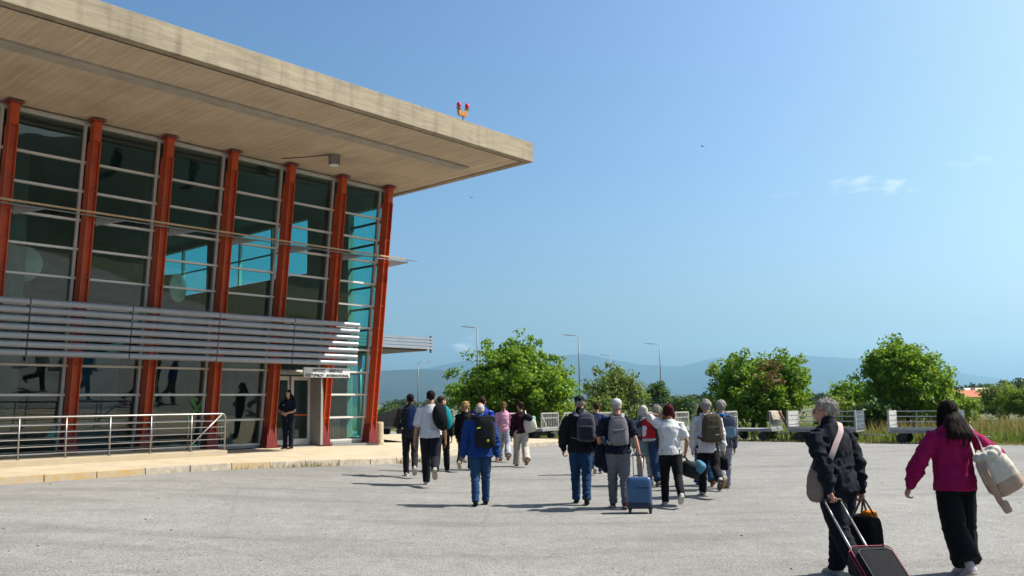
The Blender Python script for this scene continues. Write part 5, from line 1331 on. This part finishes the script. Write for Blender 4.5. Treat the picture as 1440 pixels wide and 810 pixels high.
p3 = person('curly blonde person in black coat with patterned trainers', P, H, -.08, ((14, 4), (-20, 36)), la=(.13, .05, .48), ra=(.13, .0, .47), hair=('curly', 'blonde'), female=True, top=('coat', 'black_coat', (.012,.011,.012)), hem=.42, loose=.4, trousers=('trousers', 'black_jeans', (.013,.013,.015)), shoe=(.34,.30,.24), leg_w=.95)
P, H = place(679, 661, 558)
p4 = person('dark haired person in bright blue jacket behind the bald man', P, H, -.05, ((-14, 30), (14, 4)), hair=('short', 'brown'), top=('jacket', 'royal_blue_jacket', (.015,.055,.36)), trousers=('trousers', 'grey_trousers', (.12,.12,.13)), shoe=(.5,.48,.45), loose=.3, collar=.012)
P, H = place(676, 711, 568)
p5 = person('bald person in blue quilted jacket and jeans', P, H, .05, ((8, 2), (-6, 12)), la=(.172, .03, .455), ra=(.168, .02, .455), hair=('bald', 'whiteshort'), skin='pink', top=('quilted_jacket', 'blue_quilted', (.010,.045,.20)), loose=.75, hem=.46, build=1.08, trousers=('jeans', 'mid_blue_jeans', (.022,.066,.15)), shoe=(.018,.016,.015), sole=(.02,.02,.02), collar=.014, grip=(.5, .5))
t5 = backpack(p5, 'black roll top backpack on the bald person in the blue jacket', (.32, .18, .50), (.022,.023,.025), z=.70, x=.05, style='roll', tilt=2)
P, H = place(709, 649, 565)
p6 = person('person with ponytail in pink sweater and pale jeans', P, H, .06, ((-18, 30), (15, 4)), la=(.135, .06, .50), ra=(.135, .03, .47), hair=('ponytail', 'light_brown'), female=True, top=('sweater', 'pink_sweater', (.66,.32,.44)), hem=.50, loose=.4, trousers=('jeans', 'pale_jeans', (.38,.40,.45)), shoe=(.38,.20,.09), sole=(.38,.20,.09), flare=.5)
P, H = place(733, 656, 565)
p7 = person('person with a hair bun in dark burgundy sweater and beige trousers', P, H, .12, ((-20, 26), (13, 3)), la=(.15, .0, .47), ra=(.13, .10, .60), hair=('bun', 'brown'), female=True, head=(28, 0), top=('sweater', 'burgundy_sweater', (.045,.008,.018)), hem=.51, loose=.2, trousers=('trousers', 'beige_trousers', (.50,.45,.38)), flare=.55, shoe=(.36,.19,.08), sole=(.36,.19,.08))
up = p7['up']; base = up((.135, -.07, .535)); t = item(p7, 'shoulder_bag', 'cream canvas shoulder bag with a navy flap on the burgundy sweater person', 'bag', base)
b = Blob(); sbox(b, (0, 0, .17), (.17, .10, .19), Matrix.Rotation(rad(-14), 3, 'Y'), .6, taper=.12); mn = put('bag_body', fuse(b, 'bag_body', FB('cream_canvas', (.60,.55,.46)), .011, 2, .6, wr=.008, wfreq=10), t)
b = Blob(); sbox(b, (-.05, -.01, .36), (.13, .11, .09), Matrix.Rotation(rad(25), 3, 'Y'), .7); put('flap', fuse(b, 'flap', FB('navy_flap', (.012,.014,.03)), .011, 2, .6, wr=.006, wfreq=10), mn)
strap([Vector((-.08, -.03, .40))]+[up(v)-base for v in ((.075, -.055, .82), (.082, .0, .862), (.10, .06, .79))]+[Vector((.05, .06, .3))], .03, .008, lambda p_: up((0, 0, .7))-base, FB('cream_canvas', (0, 0, 0)), 'strap', t)
base = up((.20, .02, .70)); t = item(p7, 'knitted_hat', 'pale green knitted hat stuffed beside the cream shoulder bag', 'hat', base)
b = Blob(); b.ell((0, 0, .06), (.075, .07, .08)); put('crown', fuse(b, 'crown', FB('mint_knit', (.25,.50,.42)), .009, 2, .6, wr=.004, wfreq=20), t)
b = Blob(); b.limb([(-.03, 0, -.005), (.04, 0, -.02)], [.045, .045]); put('brim', fuse(b, 'brim', FB('white_knit', (.6,.58,.55)), .009, 2, .6, wr=.004, wfreq=20), t)
P, H = place(818, 709, 559)
p8 = person('person in black cap, black jacket and blue jeans', P, H, -.10, ((-7, 14), (9, 2)), la=(.165, .03, .50), ra=(.155, .05, .50), hair=('short', 'grey'), skin='pink', head=(10, 4), hfix=('cap', 'black_cap', (.012,.012,.014)), top=('jacket', 'black_leather', (.014,.014,.016)), loose=.5, hem=.47, build=1.08, trousers=('jeans', 'deep_blue_jeans', (.013,.05,.12)), shoe=(.02,.02,.02), sole=(.02,.02,.02), leg_w=1.05, collar=.012, grip=(.4, .4))
backpack(p8, 'grey and mauve daypack with front pockets on the black capped person', (.30, .19, .47), (.075,.07,.095), z=.70, x=.06, style='two', pocket=(.04,.038,.06), strap_col=(.17,.155,.20), trim=(.25,.22,.28))
P, H = place(841, 667, 566)
p9 = person('dark haired person in navy top half hidden behind the black capped person', P, H, -.05, ((14, 4), (-15, 30)), hair=('short', 'brown'), top=('jacket', 'navy_top', (.014,.025,.10)), trousers=('jeans', 'mid_blue_jeans', (.022,.066,.15)), shoe=(.5,.48,.45))
P, H = place(871, 715, 563)
p10 = person('person in white flat cap, navy polo shirt and grey jeans pulling a suitcase', P, H, -.04, ((-8, 10), (10, 2)), la=(.155, .10, .56), ra=(.205, -.06, .44), hair=('bald', 'grey'), skin='pink', hfix=('cap', 'white_cap', (.50,.50,.50)), top=('polo_shirt', 'navy_polo', (.010,.014,.040)), sleeve=.75, loose=.4, build=1.10, hem=.49, trousers=('jeans', 'grey_jeans', (.15,.155,.17)), leg_w=1.06, shoe=(.16,.02,.025), sole=(.5,.48,.45), grip=(.6, 1.0))
backpack(p10, 'heather grey backpack with slanted black zip on the navy polo person', (.31, .16, .46), (.20,.19,.20), z=.70, style='heather', pocket=(.20,.19,.20), trim=(.14,.13,.14), strap_col=(.32,.31,.31), e=.62)
up = p10['up']; base = Vector((-.165*p10['h'], .09*p10['h'], .40*p10['h'])); t = item(p10, 'folded_jacket', 'dark navy jacket hanging over the forearm of the navy polo person', 'jacket', base)
b = Blob(); sbox(b, (.0, 0, .14), (.085, .11, .20), Matrix.Rotation(rad(10), 3, 'Y'), .7, taper=-.1); sbox(b, (.06, -.08, .06), (.05, .05, .18), Matrix.Rotation(rad(-6), 3, 'Y'), .7); put('cloth', fuse(b, 'cloth', FB('dark_navy_cloth', (.010,.013,.028)), .011, 2, .6, wr=.016, wfreq=9, wdir=(1.6, 1.6, .5)), t)
b = Blob(); b.limb([(.07, -.1, .1), (.085, -.13, -.02), (.08, -.12, -.10)], [.05, .045, .04]); put('sleeve', fuse(b, 'sleeve', FB('dark_navy_cloth', (0, 0, 0)), .011, 2, .6, wr=.008, wfreq=12), t)
# blue suitcase
def suitcase_upright(px, py, lab):
    P_ = pix_ground(px, py); t = thing('suitcase', lab, 'suitcase', P_, -.05)
    bm_ = mat('blue_suitcase_shell', (.028,.068,.15), .32, var=.15, scale=6, spec=.5, coat=.25); tl = Matrix.Rotation(rad(-8), 3, 'X'); 
    b = Blob(); sbox(b, tl @ Vector((0, 0, .30)), (.185, .12, .235), tl, .32, 32, 18); sh = put('shell', fuse(b, 'shell', bm_, .010, 2, .7), t)
    b = Blob(); sbox(b, tl @ Vector((0, -.0, .12)), (.187, .122, .055), tl, .32, 32, 10); put('lower_shell', fuse(b, 'lower_shell', mat('dark_blue_shell', (.012,.018,.04), .4), .010, 2, .7), t)
    mb = MB(); mb.box((-.06, -.127, .36), (.14, -.119, .372)); mb.v = [tuple(tl @ Vector(v)) for v in mb.v]; mb.build('zip', MT['black'], sh)
    for x in (-.15, .15):
        mb = MB(); mb.lathe([(.042, -.018), (.042, .018)], 16, (x, -.06, .043), M=Matrix.Rotation(math.pi/2, 3, 'Y')); w_ = mb.build('wheel', MT['rubber'], t)
        mb = MB(); mb.box((x-.03, -.09, .06), (x+.03, -.02, .12)); mb.build('wheel_housing', MT['black'], w_, bevel=.008)
        mb = MB(); mb.tube([tl @ Vector((x*.45, .06, .52)), tl @ Vector((x*.45, .06, .84))], .009, 8); mb.build('handle_tube', mat('rose_aluminium', (.62,.42,.38), .35, .6), t, smooth=True)
    mb = MB(); mb.tube([tl @ Vector((-.085, .06, .84)), tl @ Vector((-.075, .06, .865)), tl @ Vector((.075, .06, .865)), tl @ Vector((.085, .06, .84))], .014, 8); mb.build('handle_grip', MT['black'], t, smooth=True)
    mb = MB(); mb.tube([tl @ Vector((-.06, 0, .535)), tl @ Vector((-.05, 0, .555)), tl @ Vector((.05, 0, .555)), tl @ Vector((.06, 0, .535))], .009, 8); mb.build('carry_handle', MT['black'], t, smooth=True)
    return t
suitcase_upright(900, 722, 'blue hard shell wheeled suitcase pulled by the navy polo person')
P, H = place(908, 682, 571)
p11 = person('white haired person in long grey green raincoat with a red backpack', P, H, -.04, ((-10, 20), (10, 3)), hair=('bob', 'white', .075), female=True, top=('raincoat', 'sage_raincoat', (.20,.27,.27)), loose=.7, hem=.36, hood=True, trousers=('trousers', 'pale_beige_trousers', (.42,.39,.33)), leg_w=1.05, shoe=(.6,.58,.55))
backpack(p11, 'red rucksack with pale panels on the white haired person', (.30, .17, .46), (.42,.012,.025), z=.69, x=.045, style='red', pocket=(.45,.012,.02), strap_col=(.05,.05,.05))
P, H = place(927, 683, 570)
p12 = person('grey haired person in dark jacket and flared jeans behind the white tee shirt', P, H, .1, ((12, 3), (-12, 26)), la=(.10, .16, .78), ra=(.10, .16, .78), hair=('fluffy', 'grey'), female=True, top=('jacket', 'slate_jacket', (.05,.055,.06)), trousers=('jeans', 'dark_flared_jeans', (.02,.05,.12)), flare=.5, shoe=(.03,.03,.03))
P, H = place(945, 712, 569)
p13 = person('person with dark red bob in white tee shirt, hand raised to the ear', P, H, -.03, ((-20, 30), (10, 2)), la=(.075, .035, .885), ra=(.16, .07, .52), lpole=(-1, .1, -.6), hair=('bob', 'maroon', .06), skin='tan', female=True, top=('tee_shirt', 'white_tee', (.72,.71,.70)), sleeve=.72, loose=.25, build=1.10, hem=.50, wr=.009, trousers=('trousers', 'black_slim_trousers', (.010,.010,.013)), shoe=(.6,.58,.54), sole=(.62,.6,.55), leg_w=.98, head=(8, 0), grip=(.3, .9))
hh = p13['h']; S, E, W = p13['arms'][1]; base = W+Vector((.08, -.02, -.42)); t = item(p13, 'duffel_bag', 'teal and black duffel bag hanging from the white tee shirt person\'s hand', 'bag', base)
b = Blob(); sbox(b, (0, .03, .15), (.15, .20, .13), Matrix.Rotation(rad(18), 3, 'Y'), .6); mn = put('bag_body', fuse(b, 'bag_body', FB('black_duffel', (.025,.03,.032)), .011, 2, .6, wr=.010, wfreq=9), t)
b = Blob(); sbox(b, (.12, .0, .19), (.085, .19, .10), Matrix.Rotation(rad(38), 3, 'Y'), .6); put('teal_cloth', fuse(b, 'teal_cloth', FB('teal_denim', (.08,.22,.30)), .011, 2, .6, wr=.012, wfreq=10), mn)
mb = MB(); mb.tube([(-.02, -.10, .26), W-base+Vector((0, -.03, -.08)), W-base+Vector((0, .03, -.08)), (-.02, .14, .26)], .011, 8); mb.build('handle', MT['black'], t, smooth=True)
P, H = place(992, 683, 570)
p14 = person('person in wide blue jeans and red shoes hidden behind the white hoodie', P, H, .02, ((-14, 22), (12, 3)), hair=('bob', 'brown', .07), female=True, top=('sweater', 'denim_top', (.03,.06,.14)), trousers=('jeans', 'wide_blue_jeans', (.035,.11,.25)), flare=.75, shoe=(.28,.05,.03), sole=(.4,.15,.1))
P, H = place(998, 698, 562)
p15 = person('grey haired person in white hoodie and black trousers with an olive backpack', P, H, -.03, ((-24, 42), (15, 5)), la=(.15, .05, .48), ra=(.17, .03, .46), hair=('fluffy', 'grey'), top=('hoodie', 'off_white_hoodie', (.62,.60,.62)), loose=.5, hood=True, hem=.45, trousers=('trousers', 'black_joggers', (.010,.010,.012)), leg_w=1.1, shoe=(.45,.48,.52), sole=(.08,.08,.08), grip=(.3, .9), build=1.03)
backpack(p15, 'large olive brown backpack on the white hoodie person', (.35, .22, .50), (.085,.068,.042), z=.70, x=.03, style='olive', pocket=(.09,.072,.045), trim=(.04,.03,.02), strap_col=(.06,.05,.035))
S, E, W = p15['arms'][1]; base = W+Vector((.0, .02, -.36)); t = item(p15, 'camera_bag', 'small black camera bag hanging from the white hoodie person\'s hand', 'bag', base)
b = Blob(); sbox(b, (0, 0, .12), (.075, .10, .12), None, .5); mn = put('bag_body', fuse(b, 'bag_body', FB('black_nylon', (0, 0, 0)), .011, 2, .6, wr=.006, wfreq=10), t)
mb = MB(); mb.tube([(0, -.07, .22), W-base+Vector((0, -.02, -.07)), W-base+Vector((0, .02, -.07)), (0, .07, .22)], .008, 8); mb.build('handle', MT['black'], t, smooth=True)
P, H = place(1019, 688, 563)
p16 = person('grey haired person with blue scarf, slate jacket and light trousers', P, H, -.06, ((12, 3), (-18, 34)), hair=('fluffy', 'grey'), top=('jacket', 'slate_blue_jacket', (.07,.075,.11)), loose=.5, trousers=('trousers', 'lilac_grey_trousers', (.27,.27,.32)), shoe=(.40,.25,.09), sole=(.42,.28,.10), hem=.47)
up = p16['up']; base = up((0, -.01, .83)); t = item(p16, 'scarf', 'bright blue scarf round the neck of the slate jacket person', 'scarf', base)
b = Blob(); n_ = 14; rp_ = [Vector((.062*p16['h']*math.cos(a), .062*p16['h']*math.sin(a), .01+.012*math.sin(a*2))) for a in [2*math.pi*i/n_ for i in range(n_+1)]]; b.limb(rp_, [.03]*len(rp_)); put('loop', fuse(b, 'loop', FB('bright_blue_scarf', (.02,.20,.48)), .010, 2, .6, wr=.008, wfreq=16), t)
b = Blob(); b.limb([(.02, -.12, .0), (.03, -.14, -.10)], [.035, .03]); put('tail', fuse(b, 'tail', FB('bright_blue_scarf', (0, 0, 0)), .010, 2, .6, wr=.006, wfreq=16), t)
backpack(p16, 'slate blue backpack on the scarf wearing person', (.30, .16, .44), (.06,.07,.11), z=.685, x=.05, style='', pocket=(.16,.25,.32), strap_col=(.05,.05,.08))
# ---------------------------------------------------------------- the two nearest walkers
P, H = place(1184, 814, 562, 1.01)
p17 = person('grey haired person in dark navy tracksuit looking sideways and pulling a suitcase', P, H, .34, ((14, 4), (-15, 20)), la=(.115, -.10, .432), ra=(.185, .02, .455), lean=9, head=(60, -2), hair=('fluffy', 'grey'), skin='pink', top=('track_jacket', 'dark_navy_fleece', (.010,.014,.026)), loose=.65, hem=.47, collar=.016, build=1.06, trousers=('track_trousers', 'dark_navy_jersey', (.010,.013,.024)), leg_w=1.2, shoe=(.5,.45,.36), sole=(.5,.45,.36), grip=(1.0, .9), glasses=True, hi=True, wr=.015, group='walkers nearest the apron edge')
up = p17['up']; hh = p17['h']
# cross-body bag
base = up((-.112, .05, .41)); t = item(p17, 'crossbody_bag', 'taupe crossbody bag with a pale pink strap on the tracksuit person', 'bag', base)
b = Blob(); sbox(b, (.01, 0, .19), (.062, .115, .155), Matrix.Rotation(rad(8), 3, 'Y'), .65); put('bag_body', fuse(b, 'bag_body', FB('taupe_fabric', (.27,.20,.165)), .010, 2, .6, wr=.010, wfreq=10), t)
strap([Vector((.03, -.09, .33))]+[up(v)-base for v in ((-.085, -.088, .66), (-.035, -.092, .74), (.02, -.078, .81), (.05, -.03, .862), (.055, .05, .82), (.0, .10, .72), (-.09, .09, .60))]+[Vector((.03, .08, .33))], .05, .008, lambda p_: up((0, 0, .7))-base, FB('pale_pink_webbing', (.62,.46,.42)), 'strap', t)
# tote
S, E, W = p17['arms'][1]; base = W+Vector((.045, .02, -.60)); t = item(p17, 'tote_bag', 'black tote bag with orange contents held by the tracksuit person', 'bag', base)
b = Blob(); sbox(b, (0, 0, .185), (.085, .17, .185), Matrix.Rotation(rad(-4), 3, 'Y'), .4); put('bag_body', fuse(b, 'bag_body', FB('black_canvas', (.010,.011,.012)), .010, 2, .6, wr=.006, wfreq=9), t)
b = Blob(); sbox(b, (.01, -.05, .365), (.05, .085, .05), None, .8); put('orange_contents', fuse(b, 'orange_contents', FB('orange_cloth', (.80,.22,.005)), .010, 2, .6, wr=.014, wfreq=13), t)
for y in (-.09, .09):
    strap([(0, y-.05, .36), W-base+Vector((0, -.02+y*.1, -.075)), (0, y+.05, .36)], .022, .006, lambda p_: Vector((-1, 0, .3)), MT['black'], 'handle', t)
# black trolley case with red piping
S, E, W = p17['arms'][0]
gripW = ploc(p17, W+(W-E).normalized()*.075)
c0 = pix_at(1258, 830, gripW.y-1.02); c0.z = .045
ax = (gripW-c0); axn = ax.normalized(); L_ = ax.length
sdv = Vector((0, 0, 1)).cross(axn); sdv = sdv.normalized()              # width direction
upv = axn.cross(sdv)*1.0
if upv.z < 0: upv = -upv
t = thing('suitcase', 'black soft sided trolley case with red piping, tilted and pulled by its handle', 'suitcase', c0, 0)
MM = Matrix((sdv, upv, axn)).transposed()
def sc(x, y, z): return MM @ Vector((x, y, z))
BK = FB('black_luggage_fabric', (.020,.020,.024), scale=40); RD = mat('red_piping', (.26,.008,.03), .5)
hw_, hd_, hl_ = .18, .095, .235
b = Blob(); sbox(b, sc(0, .03, .06+hl_), (hw_, hd_, hl_), MM, .28, 36, 20); sh_ = put('case_body', fuse(b, 'case_body', BK, .009, 2, .7, wr=.0025, wfreq=9), t)
b = Blob(); sbox(b, sc(0, .03+hd_*.95, .05+hl_*.95), (hw_*.86, .028, hl_*.80), MM, .35, 32, 14); pk_ = put('front_pocket', fuse(b, 'front_pocket', BK, .009, 2, .7, wr=.004, wfreq=9), sh_)
def loop(hx, hz, y, zc, r, n=9):
    pts = []
    for (sx, sz, a0) in ((1, 1, 0), (-1, 1, 90), (-1, -1, 180), (1, -1, 270)):
        for i in range(n):
            a = rad(a0+90*i/(n-1)); pts.append(sc(sx*(hx-r)+r*math.cos(a), y, zc+sz*(hz-r)+r*math.sin(a)))
    return pts+[pts[0]]
for y, k in ((.03+hd_*.86, 1.0), (.03+hd_*.45, 1.012)):
    mb = MB(); mb.tube(loop(hw_*.985*k, hl_*.985*k, y, .06+hl_, .05), .0055, 6, cap=False); mb.build('piping', RD, sh_, smooth=True)
mb = MB(); mb.tube(loop(hw_*.80, hl_*.76, .03+hd_*.95+.026, .05+hl_*.95, .04), .004, 6, cap=False); mb.build('zip', MT['black'], pk_, smooth=True)
mb = MB(); mb.tube([sc(-.1, .03+hd_+.015, .06+hl_*1.9), sc(-.1, .03+hd_+.04, .06+hl_*1.82), sc(-.095, .03+hd_+.045, .06+hl_*1.72)], .006, 6); mb.build('zip_pull', MT['steel'], sh_)
for x in (-.075, .075):
    mb = MB(); mb.tube([sc(x, -.035, .06+hl_*1.9), sc(x, -.012, L_*.80)], .0105, 10); ht_ = mb.build('handle_tube', MT['steel'], t, smooth=True)
    mb = MB(); mb.tube([sc(x, -.012, L_*.78), sc(x, .0, L_-.03)], .0085, 10); mb.build('inner_tube', MT['steel'], ht_, smooth=True)
mb = MB(); mb.tube([sc(-.085, 0, L_-.03), sc(-.075, 0, L_), sc(.075, 0, L_), sc(.085, 0, L_-.03)], .014, 8); mb.build('handle_grip', MT['black'], t, smooth=True)
for x in (-.15, .15):
    mb = MB(); mb.lathe([(.045, -.018), (.045, .018)], 16, sc(x, -.03, .03), M=MM @ Matrix.Rotation(math.pi/2, 3, 'Y')); mb.build('wheel', MT['rubber'], t)

P, H = place(1352, 811, 565, 1.0)
p18 = person('long haired person in magenta hoodie and wide black cropped trousers', P, H, .05, ((8, 3), (-14, 20)), la=(.250, .06, .485), ra=(.185, .08, .68), lean=3, lpole=(-1, -.4, 0), rpole=(.6, -1, -.3), hair=('long', 'dark', .15), skin='fair', female=True, top=('hoodie', 'magenta_hoodie', (.30,.004,.078)), loose=.8, hem=.485, hood=True, trousers=('wide_trousers', 'black_wide_trousers', (.007,.007,.009)), flare=1.0, crop=.16, shoe=(.62,.52,.52), sole=(.65,.6,.58), hi=True, wr=.010, grip=(.5, .8), rib=True, group='walkers nearest the apron edge')
up = p18['up']; hh = p18['h']
base = up((.165, -.15, .465)); t = item(p18, 'backpack', 'cream and tan backpack slung off one shoulder of the magenta hoodie person', 'backpack', base, 'backpacks worn by passengers')
M = Matrix.Rotation(rad(-28), 3, 'Y') @ Matrix.Rotation(rad(-10), 3, 'Z')
CR = FB('cream_leatherette', (.66,.60,.50)); TN = FB('tan_leatherette', (.46,.33,.24))
def bq(x, y, z): return Vector((.0, 0, .20))+M @ Vector((x, y, z))
b = Blob(); sbox(b, bq(0, 0, 0), (.145, .125, .19), M, .62, taper=.06); mn = put('bag_body', fuse(b, 'bag_body', CR, .009, 2, .6, wr=.009, wfreq=9), t)
b = Blob(); sbox(b, bq(0, -.004, -.10), (.149, .128, .10), M, .6); put('tan_base', fuse(b, 'tan_base', TN, .009, 2, .6, wr=.005, wfreq=9), mn)
b = Blob()
for i in range(9):
    a = 2*math.pi*i/9; b.ell(bq(.085*math.cos(a), .075*math.sin(a), .185), (.048, .045, .05), M, 10, 7)
b.ell(bq(0, 0, .17), (.11, .10, .05), M); put('gathered_top', fuse(b, 'gathered_top', CR, .009, 1, .7, wr=.006, wfreq=18), mn)
strap([bq(-.10, -.10, .16), bq(-.13, -.13, .08), bq(-.14, -.135, -.05), bq(-.145, -.12, -.2), bq(-.13, -.115, -.27)], .055, .012, lambda p_: bq(0, 0, 0), TN, 'tan_flap_strap', mn)
b = Blob(); sbox(b, bq(-.125, -.12, -.26), (.04, .015, .06), M, .5); put('strap_tab', fuse(b, 'strap_tab', TN, .008, 1, .6), mn)
for k, off in enumerate((-.02, .035)):
    strap([bq(-.09+off*1.6, -.02, .18)]+[up(v)-base for v in ((.085+off, -.085, .76), (.080+off*.8, -.050, .825), (.082+off*.8, -.0, .862), (.095+off*.8, .06, .80))]+[bq(-.05+off, .09, .12)], .026, .009, lambda p_: up((0, 0, .72))-base, FB('pale_webbing', (.70,.62,.56)), 'shoulder_strap', t)
S, E, W = p18['arms'][1]; base = W+(W-E).normalized()*.07; t = item(p18, 'denim_cloth', 'bundle of blue denim held in the magenta hoodie person\'s hand', 'cloth', base)
b = Blob(); b.ell((.02, .0, 0), (.07, .05, .045)); b.limb([(.02, 0, 0), (.09, .02, .03), (.15, .03, .035)], [.035, .03, .018]); b.limb([(0, -.02, -.01), (.07, -.05, -.05), (.10, -.06, -.07)], [.035, .03, .02]); put('bundle', fuse(b, 'bundle', FB('blue_denim', (.05,.14,.25)), .009, 1, .7, wr=.012, wfreq=16), t)
# ---------------------------------------------------------------- attendant at the door
q = pix_ground(405, 631); d_ = pix_ray(405, 631); tt = (.42-CAMZ)/d_[2]; P = Vector((d_[0]*tt, d_[1]*tt, .417)); topz = pix_at(405, 549, P.y).z; H = (topz-P.z)/.995
p19 = person('uniformed attendant in navy polo shirt and trousers standing at the entrance', P, H, math.pi-.35, ((1, 0), (-1, 0)), la=(.02, .105, .60), ra=(.035, .10, .585), lpole=(-1, -.3, -.2), rpole=(1, -.3, -.2), lean=1, head=(8, 0), hair=('long', 'dark', .15), skin='fair', female=True, top=('polo_shirt', 'uniform_navy', (.012,.016,.045)), sleeve=.72, loose=.2, hem=.50, trousers=('uniform_trousers', 'uniform_navy_trousers', (.012,.015,.035)), shoe=(.015,.015,.015), sole=(.02,.02,.02), fullface=True, grip=(.6, .6), group=None)
up = p19['up']; b = Blob(); b.ell(up((-.125, .01, .77)), (.006, .025, .025)); b.build('sleeve_badge', FB('blue_badge', (.1,.3,.6)), p19['root'], smooth=True)
b = Blob(); b.ell(up((.045, .082, .745)), (.03, .006, .010)); b.build('name_badge', FB('white_badge', (.7,.7,.7)), p19['root'], smooth=True)
# birds
for k, (x, y, Y) in enumerate(((988, 206, 60), (663, 278, 75))):
    c = pix_at(x, y, Y); t = thing('bird', ['small dark bird gliding high in the open sky', 'tiny dark bird close to the tip of the roof overhang'][k], 'bird', c, .6)
    b = Blob(); b.limb([(0, -.10, 0), (0, 0, 0), (0, .09, .01)], [.012, .028, .014], n=8); bm_ = mat('dark_plumage', (.03,.03,.035), .8); b.build('body', bm_, t, smooth=True)
    for s in (-1, 1):
        mb = MB(); mb.hexa([(0, -.05, 0), (s*.10, -.03, .05), (s*.10, .05, .05), (0, .05, 0), (0, -.05, .012), (s*.10, -.03, .06), (s*.10, .05, .06), (0, .05, .012)] if s > 0 else [(0, -.05, 0), (0, .05, 0), (-.10, .05, .05), (-.10, -.03, .05), (0, -.05, .012), (0, .05, .012), (-.10, .05, .06), (-.10, -.03, .06)])
        mb.add([(s*.10, -.03, .052), (s*.24, -.06, .03), (s*.10, .05, .052), (s*.10, -.03, .058), (s*.24, -.06, .036), (s*.10, .05, .058)], [(0,1,2), (5,4,3), (0,3,4,1), (1,4,5,2)]); mb.build('wing', bm_, t)
HAZE_D = 7e-5
# ================================================================ haze
hz = MB(); hz.box((-16000, -2500, -60), (16000, 15500, 1050))
vm = bpy.data.materials.new('haze'); vm.use_nodes = True; N = vm.node_tree.nodes; N.remove(N['Principled BSDF'])
pv_ = N.new('ShaderNodeVolumePrincipled'); pv_.inputs['Color'].default_value = (.40, .73, 1.0, 1); pv_.inputs['Density'].default_value = HAZE_D; pv_.inputs['Anisotropy'].default_value = .42
vm.node_tree.links.new(pv_.outputs[0], N['Material Output'].inputs['Volume'])
o = hz.build('haze', vm); o['kind'] = 'stuff'; o['label'] = 'pale blue haze lying over the plain and mountains'; o['category'] = 'haze'
